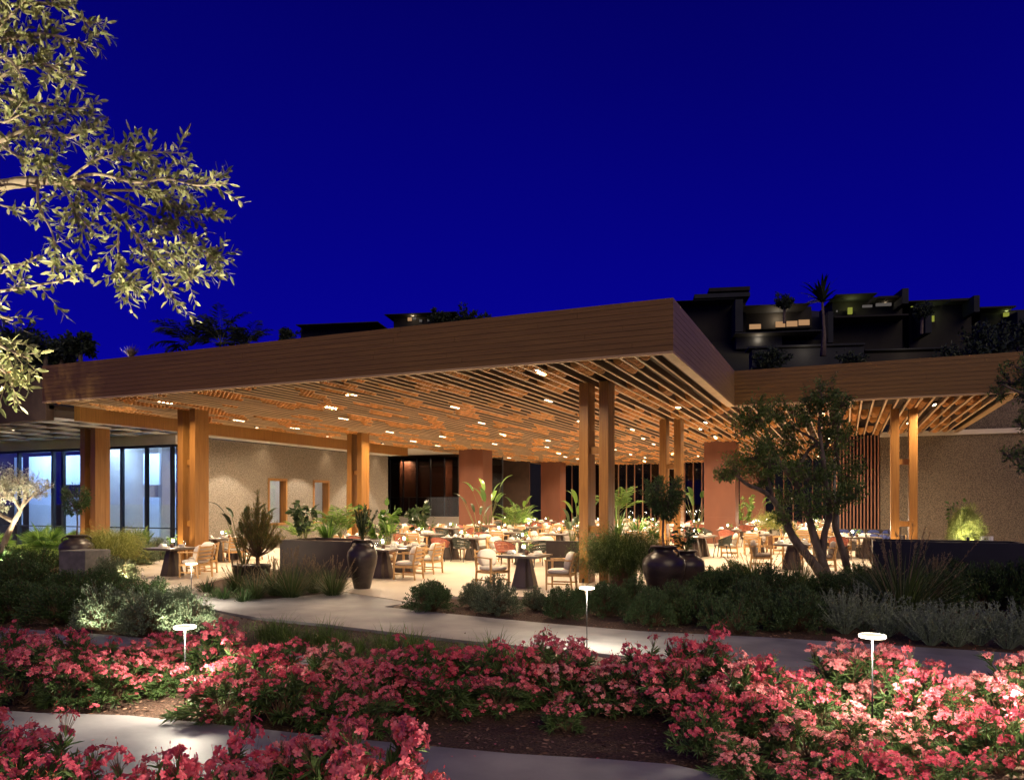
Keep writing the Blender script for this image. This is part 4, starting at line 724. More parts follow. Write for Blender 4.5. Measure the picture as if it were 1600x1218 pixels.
def table_parts(wx, wy, peds):
    o = [('tabletop', mk(lambda m: (box2(m, (-wx/2, -wy/2, .715), (wx/2, wy/2, .75)), box2(m, (-wx/2+.05, -wy/2+.05, .69), (wx/2-.05, wy/2-.05, .714))), 'tabletop', 'tabletop'))]
    for px_ in peds:
        def ped(m):
            an = np.arange(8)*PI/4+PI/8; r1, r2 = .30, .15
            for k_ in range(4): bar(m, (px_+.15*math.cos(k_*PI/2), .15*math.sin(k_*PI/2), 0), (px_+.07*math.cos(k_*PI/2), .07*math.sin(k_*PI/2), .69), .26, .26, .13, .13, up=(math.cos(k_*PI/2), math.sin(k_*PI/2), 0.001))
        o.append(('pedestal', mk(ped, 'pedestal', 'pedestal')))
    return o
TAB = {'square': table_parts(.98, .98, (0,)), 'long': table_parts(1.7, .9, (-.42, .42))}
rt = []
rt.append(('tabletop', mk(lambda m: lathe(m, [(0, .751), (.64, .75), (.65, .742), (.65, .722), (.62, .715), (0, .714)], 36), 'tabletop', 'tabletop'))); rt.append(('pedestal', mk(lambda m: lathe(m, [(.30, 0), (.30, .02), (.22, .25), (.14, .6), (.16, .714)], 12), 'pedestal', 'pedestal'))); TAB['round'] = rt
TPH = {'square': 'square dark dining table', 'long': 'long dark dining table', 'round': 'round dark dining table'}
PLATE = mk(lambda m: lathe(m, [(0, .006), (.07, .006), (.085, .012), (.125, .020), (.127, .016), (.085, .004), (0, 0)], 24), 'plate', 'ceramic', True)
GLASS = mk(lambda m: lathe(m, [(0, .002), (.030, 0), (.032, .002), (.006, .008), (.005, .075), (.03, .10), (.038, .14), (.033, .185), (.031, .185), (.036, .14), (.028, .103), (0, .085)], 14), 'wine_glass', 'glass_clear', True)
NAPKIN = mk(lambda m: (pillow(m, (0, 0, .03), (.10, .20, .055)), pillow(m, (0, 0, .065), (.07, .17, .03), rotz(.3))), 'napkin', 'fabric', True)
LBASE = mk(lambda m: lathe(m, [(0, 0), (.045, 0), (.045, .012), (.008, .018), (.008, .14), (0, .14)], 14), 'lamp_stem', 'dark_metal', True)
LGLOB = mk(lambda m: lathe(m, [(0, .13), (.028, .135), (.038, .16), (.038, .20), (.026, .222), (0, .226)], 14), 'lamp_shade', 'lamp_white', True)
VASE = mk(lambda m: lathe(m, [(0, .001), (.035, 0), (.045, .05), (.04, .10), (.034, .10), (.036, .05), (0, .02)], 14), 'vase', 'clay', True)
SPRIG = [leafy('palm', .24, .10, .06, .022, 46)[0][1] for _ in range(2)]
tl = bpy.data.lights.new('table_lamp_glow', 'POINT'); tl.energy = 12; tl.color = (1, .80, .56); tl.shadow_soft_size = .05
def mesh_thing(name, me, loc, rz, cat, auto, group): o = bpy.data.objects.new(name, me); COL.objects.link(o); o.location = loc; o.rotation_euler = (0, 0, rz); o['category'] = cat; o['group'] = group; AUTO.append((o, auto)); return o
def table(kind, x, y, rz=0., near=True, lampon=True):
    o = thing('dining_table', 'table', (x, y, ZF), rz, 1., None, TPH[kind], 'dining tables under the slatted roof')
    for a, m in TAB[kind]: part(a, m, o)
    z = ZF+.752; c, s_ = math.cos(rz), math.sin(rz); at = lambda a, b: (x+a*c-b*s_, y+a*s_+b*c, z)
    hw = {'square': .33, 'long': .33, 'round': .42}[kind]
    seats = [(-hw, 0), (hw, 0)] if kind == 'square' else [(-.4, -.28), (.4, -.28), (-.4, .28), (.4, .28)] if kind == 'long' else [(-hw, 0), (hw, 0), (0, hw), (0, -hw)]
    for a, b in seats:
        mesh_thing('plate', PLATE, at(a, b), 0, 'plate', 'white china plate', 'plates set on the dining tables'); q = at(a, b)
        mesh_thing('napkin', NAPKIN, (q[0], q[1], z+.012), rz+(PI/2 if abs(b) > .2 else 0)+PI/2, 'napkin', 'folded cream napkin', 'folded napkins on the plates')
        mesh_thing('wine_glass', GLASS, at(a*.55+.10*(1 if b >= 0 else -1), b*.5+.16*(1 if a > 0 else -1)), 0, 'wine glass', 'stemmed wine glass', 'wine glasses on the dining tables')
    l = thing('table_lamp', 'lamp', at(-.06, .08), 0, 1., None, 'little glowing table lamp', 'cordless lamps on the dining tables'); part('lamp_stem', LBASE, l); part('lamp_shade', LGLOB, l)
    k_ = bpy.data.objects.new('table_lamp_glow', tl); COL.objects.link(k_); k_.parent = l; k_.location = (0, 0, .30)
    v = thing('table_vase', 'vase', at(.08, -.08), random.uniform(0, 6), 1., None, 'small clay vase with green sprig', 'table vases on the dining tables'); part('vase', VASE, v); part('sprig', random.choice(SPRIG), v, (0, 0, .07))
    return o
OCC = []
def setg(kind, x, y, rz, chairs):
    table(kind, x, y, rz); OCC.append((x, y)); c, s_ = math.cos(rz), math.sin(rz)
    for k_, a, b, tw in chairs:
        wx, wy = x+a*c-b*s_, y+a*s_+b*c; f = Vector((x-wx, y-wy, 0)) if tw is None else Vector((math.cos(tw), math.sin(tw), 0)); chair(k_, wx, wy, f)
p = G(820, 921); setg('square', p.x, p.y, 0, [('teak', -.86, .10, R(-22)), ('teak', .86, .05, R(180))]); landmark('front square table', (p.x, p.y, .75))
p = G(598, 905); setg('square', p.x, p.y, 0, [('teak', .80, -.05, R(180)), ('teak', -.82, .1, 0)]); landmark('table beside the urn', (p.x, p.y, .75))
q = G(632, 896); setg('square', q.x, q.y, 0, [('teak', .80, -.05, R(180)), ('teak', -.82, .1, 0)])
p = G(722, 876); setg('long', p.x, p.y, 0, [('red', -.42, -.74, R(90)), ('dark', .38, -.74, R(85)), ('teak', -.4, .78, R(-90)), ('teak', .4, .78, R(-90))]); landmark('table of rope chairs', (p.x, p.y, .75))
p = G(818, 884); setg('round', p.x, p.y, 0, [('red', -.22, -.92, R(90)), ('dark', .72, -.55, R(140)), ('teak', .3, 1.0, R(-90)), ('teak', -.95, .35, R(-20))]); landmark('round table', (p.x, p.y, .75))
p = G(269, 902); setg('square', p.x, p.y, 0, [('teak', .86, -.02, R(180)), ('teak', .15, .86, R(-90))]); landmark('leftmost dining table', (p.x, p.y, .75))
p = G(352, 877); setg('long', p.x, p.y, PI/2, [('teak', -.4, -.78, None), ('teak', .4, -.78, None)])
p = G(1238, 892); setg('square', p.x, p.y, 0, [('taupe', -.85, -.1, R(10)), ('teak', -.05, .85, R(-90)), ('taupe', .86, 0, R(178))]); landmark('table behind the tree', (p.x, p.y, .75))
p = G(1335, 874); setg('long', p.x, p.y, 0, [('teak', .4, .78, R(-90)), ('teak', -.4, .78, R(-90)), ('teak', 1.2, 0, R(180)), ('red', -.5, -.75, R(90))])
p = G(1140, 868); setg('square', p.x+.9, p.y+.9, 0, [('teak', -.1, -.85, R(90)), ('teak', .85, 0, R(180)), ('taupe', 0, .85, R(-90))])
p = G(1090, 872); setg('long', p.x, p.y, PI/2*.9, [('dark', .15, -.85, R(170)), ('teak', .75, -.9, R(180)), ('teak', -.5, .8, None), ('red', .4, .8, None)]); landmark('table near the rust column', (p.x, p.y, .75))
p = G(875, 866); setg('square', p.x, p.y, 0, [('teak', -.85, 0, R(0)), ('taupe', 0, .85, R(-90)), ('dark', .85, .05, R(180))])
for px, py in ((566, 872), (655, 866), (780, 862), (960, 866), (1010, 862)):
    p = G(px, py); setg(random.choice(('square', 'long')), p.x, p.y, 0, [(random.choice(('red', 'dark', 'teak')), -.3, -.76, R(90)), (random.choice(('red', 'teak')), .35, -.76, R(90)), ('teak', -.3, .78, R(-90)), ('dark', .35, .78, R(-90))])
yy = 27.6
while yy < 53:
    for xx in np.arange(-20.3, .2, 3.15):
        x, y = xx+random.uniform(-.35, .35), yy+random.uniform(-.35, .35)
        if any((x-a)**2+(y-b)**2 < 6.5 for a, b in OCC) or any(abs(x-a) < 1.9 and abs(y-b) < 1.9 for a, b in ((-18.5, 37.2), (-5.4, 37.2), (-19, 50.6), (-5.4, 50.6), (-5.5, 26.3), (-18.6, 26.4))) or proj((x, y, 0))[0] < 560: continue
        kd = random.choice(('square', 'square', 'long', 'round')); ks = [random.choice(('teak', 'teak', 'red', 'dark', 'taupe')) for _ in range(2)]
        cs = {'square': [(ks[0], -.84, 0, None), (ks[0], .84, 0, None), (ks[1], 0, -.84, None)], 'long': [(ks[0], -.4, -.76, R(90)), (ks[0], .4, -.76, R(90)), (ks[1], -.4, .76, R(-90)), (ks[1], .4, .76, R(-90))], 'round': [(ks[0], -.95, 0, None), (ks[0], .95, 0, None), (ks[1], 0, -.95, None), (ks[1], 0, .95, None)]}[kd]
        setg(kd, x, y, 0, cs)
    yy += 3.5
# dark booth by the front posts and the banquette with blue cushions on the right
def booth(x, y, rz, L, label, cm):
    o = thing('booth_bench', 'bench', (x, y, ZF), rz, label=label); part('base', mk(lambda m: (box2(m, (-L/2, -.3, 0), (L/2, .3, .36)), box2(m, (-L/2, .302, 0), (L/2, .40, .86))), 'base', 'planter'), o, bev=.01); part('seat_cushion', mk(lambda m: pillow(m, (0, -.02, .42), (L-.04, .58, .13), e=.2, nu=24), 'seat_cushion', 'fabric_grey', True), o)
    for i in range(int(L/.55)): part('back_cushion', mk(lambda m: pillow(m, (-L/2+.3+i*.55, .2, .64), (.48, .16, .40), rotx(-.2)), 'back_cushion', cm, True), o)
    return o
p = W((905-CX)/F*21.5, 21.5); booth(p.x, p.y, R(180), 1.7, 'dark brown booth bench with pale cushions left of the front posts', 'fabric')
p = W((1372-CX)/F*26, 26); booth(p.x, p.y, R(-60), 1.8, 'bench with navy blue cushions beside the right-hand posts', 'fabric_blue')
p = W((1352-CX)/F*30.5, 30.5); booth(p.x, p.y, 0, 2.2, 'bench with navy blue cushions in front of the slatted screen', 'fabric_blue')
# bar counter with glass screen, far left
o = thing('bar_counter', 'counter', (-22.6, 40.2, ZF), label='pale bar counter with clear glass screen before the dark glass wall'); part('counter', mk(lambda m: (box2(m, (-4.5, -.4, 0), (3.6, .4, 1.05)), box2(m, (-4.55, -.45, 1.052), (3.65, .45, 1.09))), 'counter', 'plaster'), o); gs = part('glass_screen', mk(lambda m: box2(m, (-4.5, -.3, 1.092), (3.6, -.285, 2.25)), 'glass_screen', 'glass'), o); part('screen_posts', mk(lambda m: ([box2(m, (x_-.015, -.31, 1.091), (x_+.015, -.275, 2.27)) for x_ in np.arange(-4.5, 3.7, 1.35)], box2(m, (-4.5, -.305, 2.251), (3.6, -.28, 2.275))), 'screen_posts', 'mullion'), gs)
# ================================================================== PATH LAMPS, GARDEN AND FILL SPOTLIGHTS
def path_lamp(p, h, label, e=26, r_=.10):
    o = thing('path_lamp', 'path lamp', (p.x, p.y, 0), label=label); part('pole', mk(lambda m: tube(m, [(0, 0, 0), (0, 0, h-.01)], .0065, 10), 'pole', 'dark_metal', True), o); part('base_plate', mk(lambda m: lathe(m, [(0, .028), (.035, .028), (.04, .005), (0, .004)], 16), 'base_plate', 'dark_metal'), o)
    part('lamp_head', mk(lambda m: lathe(m, [(0, h+.008), (r_*.93, h+.008), (r_*.93, h-.006), (0, h-.006)], 32), 'lamp_head', 'opal'), o); part('light_ring', mk(lambda m: lathe(m, [(r_*.935, h+.009), (r_*.98, h+.009), (r_, h+.006), (r_, h-.008), (r_*.97, h-.011), (r_*.5, h-.011)], 40), 'light_ring', 'lamp_white', True), o)
    lamp('AREA', 'path_lamp_glow', (0, 0, h-.02), e, (1, .88, .70), o, shape='DISK', size=r_*1.9)
    landmark(label.split(' lamp')[0].replace('slim black ', '')+' lamp', (p.x, p.y, h)); return o
def atz(px, py, z): zc = F*(CH-z)/(py-HY); p = W((px-CX)/F*zc, zc); return p
path_lamp(atz(1363, 993, .92), .92, 'slim black right foreground lamp post with glowing ring head among oleanders', 19)
path_lamp(atz(289, 979, .80), .80, 'slim black left foreground lamp post with glowing ring head among oleanders', 19)
path_lamp(atz(917, 918, .84), .84, 'slim black centre path lamp post with glowing ring before the twin posts', 15)
path_lamp(atz(299, 880, .84), .84, 'slim black terrace lamp post with glowing ring near the leftmost table', 16)
path_lamp(atz(1660, 1005, .92), .92, 'slim black outer right lamp post with glowing ring, mostly outside the picture', 30)
def spot(loc, aim, e, label, size=60, col=WARM, blend=.6, vis=True):
    o = thing('garden_or_fill_spotlight', 'spotlight', loc, label=label) if label else thing('garden_or_fill_spotlight', 'spotlight', loc, auto='small black ground or fill spotlight')
    d = (Vector(aim)-Vector(loc)).normalized(); q = d.to_track_quat('Z', 'Y').to_matrix(); rot = np.array(q)
    mb = MB(); tube(mb, [(0, 0, 0), (0, 0, .07)], .008, 6); b = MB(); lathe(b, [(0, 0), (.028, 0), (.032, .09), (.027, .09), (.025, .075)], 14); me = np.concatenate(b.v) @ rot.T+np.array((0, 0, .07)); mb.add(me, [a for k_ in b.f.values() for a, _ in k_]); part('housing', mb.mesh('housing', 'dark_metal'), o)
    b = MB(); lathe(b, [(0, .078), (.025, .078)], 14); mb = MB(); mb.add(np.concatenate(b.v) @ rot.T+np.array((0, 0, .07)), [a for k_ in b.f.values() for a, _ in k_]); part('lens', mb.mesh('lens', 'lamp_warm'), o)
    lamp('SPOT', 'spotlight_beam', tuple(d*.11+Vector((0, 0, .07))), e, col, o, spot_size=R(size), spot_blend=blend, shadow_soft_size=.03, aim=tuple(d*2)); return o
p = G(178, 917); spot((p.x, p.y, 0), (p.x+.1, p.y+.6, .5), 60, 'small spotlight glowing in the grey shrub right of stone block', 100)
for x, y in ((-5.5, 17.65), (1.66, 26.3), (-18.6, 17.65), (-5.5, 26.3), (-23., 17.65), (-18.6, 26.4)): spot((x-.15, y-.62, .03), (x, y+.05, 3.2), 70, None, 65)
for px, zc, e in ((-10, 19.5, 420), (32, 19.6, 340)): p = W((px-CX)/F*zc, zc); spot((p.x, p.y, 0), (p.x-.5, p.y+.75, 2.2), e, None, 62, (1, .86, .66))
p = W((45-CX)/F*2.6, 2.6); spot((-3.1, .55, 0), (-3.0, 2.7, 3.1), 560, 'ground spotlight under the foreground olive tree', 56, (1, .88, .62))
spot((-1.0, .3, 0), (-2.6, 2.9, 3.6), 90, 'second ground spotlight aimed into the foreground olive', 42, (1, .80, .52))
p = W((1508-CX)/F*17.9, 17.9); spot((p.x, p.y-.45, 1.05), (p.x, p.y+.5, 1.5), 30, 'spotlight in the black planter under the tufted bush', 110, (1, .9, .66))
q = G(1590, 925); spot((q.x, q.y, 0), (q.x, q.y+.8, .5), 5, None, 90, (1, .9, .6))
for a_, b_, e_ in (((-2.1, 2.7), (-2.4, 5.0), 30), ((-.3, 3.0), (-.3, 6.5), 34), ((2.3, 3.6), (2.4, 6.5), 26)):
    q, q2 = W(*a_), W(*b_); spot((q.x, q.y, .0), (q2.x, q2.y, .55), e_, None, 105, (1, .84, .66), 1.)  # unseen spots added near the camera as front fill for the flowers
for px, py, e_ in ((245, 1004, 36), (120, 1000, 24), (310, 999, 24)): q = G(px, py); spot((q.x, q.y, 0), (q.x-.1, q.y+1.0, .75), e_, None, 120, (1, .93, .7), 1.)  # spots added to brighten the left-hand shrubs
# ================================================================== TREES
random.seed(61); RNG = np.random.default_rng(61)
def crown_leaves(lm, sm, clumps, n, L, Wd, tw=34, upr=.1):
    for c, r_ in clumps:
        c = np.array(c); m = tw; d = unit(RNG.normal(size=(m, 3))); E = c+d*(r_*(.6+.5*RNG.random((m, 1))))*np.array((1, 1, .85)); A = c+d*r_*.05-np.array((0, 0, r_*.35)); sticks(sm, A, E, .008, .0025)
        k_ = int(n*r_*r_); i = RNG.integers(0, m, k_); t = .35+.7*RNG.random(k_)**.7; P = A[i]+(E-A)[i]*t[:, None]+RNG.normal(size=(k_, 3))*r_*.09; leaves(lm, P, d[i]*.5+RNG.normal(size=P.shape)*.7+np.array((0, 0, upr)), L*(.7+.6*RNG.random(k_)), Wd*(.8+.4*RNG.random(k_)))
def limb(sm, pts, r0, r1, n=9):
    P = np.array(pts, float); k_ = len(P); t = np.linspace(0, k_-1, (k_-1)*5+1); o = np.zeros((len(t), 3))
    for j, tt_ in enumerate(t):
        i = min(int(tt_), k_-2); u = tt_-i; p0, p1, p2, p3 = P[max(i-1, 0)], P[i], P[i+1], P[min(i+2, k_-1)]; o[j] = .5*((2*p1)+(-p0+p2)*u+(2*p0-5*p1+4*p2-p3)*u*u+(-p0+3*p1-3*p2+p3)*u**3)
    rad = np.linspace(r0, r1, len(t))*(1+.10*RNG.normal(size=len(t)).clip(-1, 1)*.6); tube(sm, o, rad, n); return o
def px3(lst, base): return [np.array(D(a, b, z))-base for a, b, z in lst]
base = np.array(G(1290, 917)); base[2] = 0; ZT_ = 18.0
t = thing('twisted_tree', 'tree', tuple(base), label='twisted multi-stemmed tree with dark leafy clumps, right of centre'); landmark('twisted tree', tuple(base+np.array((0, 0, 1.5)))); sm = MB(); lm = MB()
limbs = [([(1296, 922, 17.8), (1282, 895, 17.8), (1262, 868, 17.9), (1240, 840, 18), (1222, 805, 18), (1208, 780, 18), (1190, 766, 17.9), (1168, 757, 17.8), (1150, 742, 17.7)], .13, .03), ([(1300, 922, 17.9), (1288, 885, 18), (1276, 850, 18.1), (1264, 810, 18.2), (1252, 770, 18.3), (1232, 740, 18.4), (1212, 712, 18.4), (1200, 680, 18.3), (1186, 652, 18.2)], .12, .03), ([(1285, 870, 18.1), (1288, 835, 18), (1296, 800, 17.9), (1290, 750, 17.8), (1284, 700, 17.8), (1280, 660, 17.9), (1285, 620, 18)], .09, .025), ([(1330, 918, 18.2), (1322, 880, 18.2), (1312, 845, 18.2), (1304, 815, 18.2), (1310, 780, 18.3), (1312, 740, 18.3), (1306, 700, 18.3), (1312, 660, 18.2), (1326, 632, 18.1)], .095, .022), ([(1240, 745, 18.4), (1262, 705, 18.3), (1276, 690, 18.2), (1240, 668, 18.2), (1225, 655, 18.2)], .05, .02), ([(1208, 780, 18), (1200, 745, 17.7), (1192, 720, 17.6)], .04, .015)]
for l_, a, b in limbs: limb(sm, px3(l_, base), a, b)
cl_ = [(1180, 645, 40), (1160, 668, 26), (1212, 640, 34), (1245, 655, 30), (1285, 612, 40), (1268, 640, 30), (1312, 628, 26), (1150, 728, 34), (1132, 742, 20), (1178, 705, 34), (1205, 722, 34), (1188, 745, 30), (1230, 690, 30), (1290, 690, 42), (1318, 735, 44), (1300, 775, 40), (1268, 742, 36), (1262, 790, 32), (1228, 775, 28), (1222, 805, 20), (1335, 770, 26), (1318, 680, 30), (1298, 655, 26), (1240, 730, 28), (1196, 690, 28)]
cl_ = [(D(a, b, 18+random.uniform(-.7, .6))-Vector(base), r_*18/F*.86) for a, b, r_ in cl_]; crown_leaves(lm, sm, cl_, 3300, .080, .032, 38)
part('trunk', sm.mesh('trunk', 'bark_dark', True), t); part('crown', lm.mesh('crown', 'tree'), t)
# tree entering from the right edge
base = np.array(W((1740-CX)/F*11.5, 11.5)); t = thing('garden_tree', 'tree', tuple(base), label='dark leafy tree reaching in from the right picture edge'); sm = MB(); lm = MB()
limb(sm, px3([(1740, 985, 11.5), (1735, 850, 11.5), (1720, 760, 11.4), (1700, 660, 11.4), (1680, 600, 11.3)], base), .11, .04); limb(sm, px3([(1722, 765, 11.4), (1670, 735, 11.2), (1620, 725, 11.1), (1575, 712, 11)], base), .04, .008); limb(sm, px3([(1704, 670, 11.4), (1650, 630, 11.2), (1600, 615, 11.1), (1565, 600, 11)], base), .045, .01); limb(sm, px3([(1700, 660, 11.4), (1640, 660, 11.2), (1600, 650, 11.2)], base), .03, .008)
cl_ = [(1580, 590, 26), (1562, 612, 18), (1605, 570, 28), (1610, 620, 30), (1640, 600, 40), (1680, 580, 50), (1598, 660, 18), (1630, 660, 30), (1578, 708, 16), (1605, 722, 24), (1640, 725, 30), (1690, 660, 50), (1720, 720, 50), (1600, 700, 16)]; cl_ = [(D(a, b, 11.2+random.uniform(-.3, .4))-Vector(base), r_*11.2/F*1.05) for a, b, r_ in cl_]; crown_leaves(lm, sm, cl_, 4200, .06, .02, 26)
part('trunk', sm.mesh('trunk', 'bark_dark', True), t); part('crown', lm.mesh('crown', 'tree'), t)
# brightly lit small olive at the far left
base = np.array(W((2-CX)/F*20.5, 20.5)); t = thing('olive_tree', 'tree', tuple(base), label='small brightly uplit silvery olive before the glass wall'); landmark('uplit olive', tuple(base+np.array((0, 0, 1.5)))); sm = MB(); lm = MB()
for l_, a, b in [([(0, 895, 20.5), (6, 850, 20.5), (22, 815, 20.5), (35, 790, 20.5), (42, 765, 20.5)], .10, .03), ([(32, 795, 20.5), (18, 775, 20.4), (5, 765, 20.3), (-5, 750, 20.3)], .05, .02), ([(22, 815, 20.5), (-5, 800, 20.6), (-25, 775, 20.7)], .06, .02), ([(36, 790, 20.5), (55, 770, 20.6), (66, 762, 20.6)], .04, .012)]: limb(sm, px3(l_, base), a, b)
cl_ = [(25, 745, 22), (48, 752, 20), (64, 765, 14), (5, 748, 24), (-20, 755, 28), (40, 768, 16), (10, 770, 16), (-45, 760, 30), (74, 757, 9), (-8, 785, 18), (-30, 800, 20)]; cl_ = [(D(a, b, 20.5+random.uniform(-.5, .4))-Vector(base), r_*20.5/F*1.1) for a, b, r_ in cl_]; crown_leaves(lm, sm, cl_, 3000, .075, .02, 34)
part('trunk', sm.mesh('trunk', 'bark_pale', True), t); part('crown', lm.mesh('crown', 'olive_silver'), t)
# foreground olive: trunk outside the frame on the left, lit boughs reaching in
base = np.array(W(-4.4, 3.9)); base[2] = 0; t = thing('olive_tree', 'tree', tuple(base), label='large foreground olive with warm-lit boughs against the night sky, upper left'); landmark('foreground olive', (D(100, 300, 3.5))); sm = MB(); lm = MB(); B_ = lambda l_: px3(l_, base)
limb(sm, [(0, 0, 0), (.05, .0, .8), (.0, .05, 1.6), (-.05, .0, 2.4), (0, 0, 3.2)]+B_([(-330, 130, 4.0)]), .20, .09, 12)
brs = [([(-520, 560, 3.9), (-330, 400, 3.85), (-140, 320, 3.7), (0, 290, 3.6), (60, 283, 3.55), (120, 285, 3.5), (165, 298, 3.5)], .045, .010, 6), ([(95, 284, 3.5), (150, 272, 3.45), (210, 285, 3.4), (260, 280, 3.4), (310, 290, 3.35), (355, 285, 3.3)], .008, .003, 16), ([(130, 288, 3.5), (185, 335, 3.5), (225, 385, 3.45), (250, 430, 3.4), (272, 468, 3.4)], .008, .003, 17), ([(150, 292, 3.5), (215, 325, 3.55), (270, 360, 3.6), (310, 390, 3.6), (345, 408, 3.6)], .008, .003, 18), ([(165, 298, 3.5), (230, 300, 3.55), (280, 325, 3.6), (330, 335, 3.6)], .007, .003, 16), ([(100, 286, 3.5), (150, 250, 3.4), (200, 240, 3.4), (250, 238, 3.35), (290, 240, 3.3)], .006, .0025, 14), ([(60, 285, 3.5), (60, 320, 3.4), (80, 360, 3.35), (95, 405, 3.35), (130, 420, 3.3)], .006, .0025, 11), ([(185, 335, 3.5), (185, 390, 3.45), (185, 430, 3.4), (200, 455, 3.4)], .005, .0025, 12), ([(225, 385, 3.45), (265, 395, 3.4), (300, 440, 3.4), (290, 425, 3.4)], .005, .0025, 9), ([(100, 290, 3.5), (120, 335, 3.45), (150, 365, 3.4)], .005, .0025, 9),
       ([(-330, 130, 4), (-160, 170, 3.8), (-30, 150, 3.6), (40, 160, 3.5), (95, 170, 3.45), (138, 168, 3.4)], .016, .003, 16), ([(-160, 170, 3.8), (-60, 90, 3.6), (20, 60, 3.5), (80, 55, 3.4), (150, 75, 3.35)], .02, .003, 16), ([(-100, 70, 3.7), (-20, 20, 3.5), (50, 5, 3.4), (110, 15, 3.4), (145, 45, 3.4)], .015, .003, 14), ([(-100, 250, 3.7), (-10, 225, 3.6), (50, 200, 3.5), (110, 215, 3.4), (130, 200, 3.4)], .015, .003, 15), ([(-40, 150, 3.6), (20, 110, 3.4), (70, 100, 3.35), (120, 130, 3.3)], .010, .003, 14), ([(0, 225, 3.6), (30, 245, 3.5), (60, 250, 3.45), (80, 262, 3.4)], .008, .003, 12), ([(-60, 90, 3.6), (0, 40, 3.4), (60, -20, 3.3)], .01, .003, 12), ([(-40, 300, 3.6), (0, 320, 3.5), (30, 325, 3.5)], .008, .003, 3), ([(-30, 20, 3.5), (30, -30, 3.3), (100, -40, 3.3)], .01, .003, 10), ([(-20, 150, 3.5), (0, 190, 3.3), (30, 180, 3.2)], .01, .003, 4), ([(-30, 100, 3.5), (10, 90, 3.3), (40, 130, 3.2)], .01, .003, 4),
       ([(-300, 500, 3.4), (-100, 465, 3.0), (0, 455, 2.9), (60, 445, 2.85), (115, 436, 2.8)], .010, .003, 6), ([(-120, 450, 3.0), (-20, 430, 2.9), (30, 415, 2.85), (62, 398, 2.8)], .012, .003, 4), ([(-140, 520, 3.0), (-40, 520, 2.9), (10, 545, 2.85), (45, 560, 2.8)], .012, .003, 6), ([(-60, 470, 2.95), (-10, 490, 2.9), (20, 500, 2.85)], .008, .003, 3), ([(-60, 560, 2.95), (0, 575, 2.9), (20, 600, 2.85)], .008, .003, 6)]
for l_, a, b, ntw in brs:
    pts = limb(sm, B_(l_), a, b, 6); k_ = len(pts)
    for q in range(int(ntw*2.0)):
        i = int((k_-2)*random.uniform(.22 if a < .04 else .55, 1.0)); p0 = pts[i]; d0 = unit(pts[min(i+1, k_-1)]-pts[i]); d = unit(d0*.9+RNG.normal(size=3)*.55+np.array((0, 0, .12))); L_ = random.uniform(.06, .15); e_ = p0+d*L_+np.array((0, 0, -.01)); m = int(L_/.0115)
        sticks(sm, [p0], [e_], .0022, .001); tt_ = np.linspace(.12, 1, m); P = p0+(e_-p0)*tt_[:, None]; s_ = unit(np.cross(d, RNG.normal(size=3))); sg = np.where(np.arange(m) % 2 == 0, 1, -1)[:, None]; alt = np.cross(d, s_); sd = np.where((np.arange(m) % 4 < 2)[:, None], s_, alt)*sg
        leaves(lm, P, sd*.75+d*.75+RNG.normal(size=(m, 3))*.15, .043*(.7+.55*RNG.random(m)), .0142*(.8+.4*RNG.random(m)), fold=.08, t1=.35, t2=.72, w2=.85, bend=.1)
part('trunk', sm.mesh('trunk', 'bark_pale', True), t); part('crown', lm.mesh('crown', 'olive'), t)
# ================================================================== HILLSIDE HOUSES AND FAR TREES
random.seed(71); RNG = np.random.default_rng(71)
def house(name, label, rects, z0=140.):
    xs_ = [r_[1] for r_ in rects]; b0 = D(sum(xs_)/len(xs_), max(r_[4] for r_ in rects), z0); o = thing(name, 'house', tuple(b0), R(YAW-9), label=label); inv = Matrix.Rotation(-R(YAW-9), 4, 'Z')
    for pn, x0, x1, y0, y1, dz, mat, dep in rects:
        ol = inv @ (Vector((0, 0, CH))-b0); f_ = lambda u, v: (lambda d: ol+d*((dz-ol.y)/d.y))(inv @ (D(u, v, 1.)-Vector((0, 0, CH))))
        a = f_(x0, y1); b = f_(x1, y0); mb = MB(); box2(mb, (a.x, a.y, a.z), (b.x, a.y+dep, b.z)); part(pn, mb.mesh(pn, mat), o)
    return o
house('hillside_house', 'uppermost dark hillside house behind the roof corner', [('wall', 1040, 1165, 470, 560, 6, 'house_dark', 12), ('roof', 1085, 1172, 456, 466, 4, 'house', 12), ('parapet', 1108, 1172, 447, 455.5, 8, 'house_dark', 8), ('roof', 1050, 1149, 466.5, 470, 2, 'house', 10)])
house('hillside_house', 'hillside house with lit striped soffit and warm windows', [('pier', 1149, 1161, 467, 518, -2, 'house', 8), ('roof', 1162, 1266, 473, 478, -1, 'house', 7), ('back_wall', 1162, 1268, 478.5, 515, 5, 'house_dark', 4), ('window', 1171, 1189, 506, 514, 4.8, 'win_warm', .15), ('window', 1212, 1227, 502, 511, 4.8, 'win_warm', .15), ('window', 1229, 1246, 501, 510, 4.8, 'win_warm', .15), ('window', 1248, 1265, 499, 508, 4.8, 'win_warm', .15), ('terrace_slab', 1148, 1285, 516.5, 519.5, -2, 'house', 8), ('lower_wall', 1150, 1222, 522, 545, 1, 'house', 3), ('window', 1230, 1265, 518.6, 526, 3, 'win_cool', .15), ('lower_wall', 1223, 1300, 530, 570, 3.2, 'house_dark', 4)])
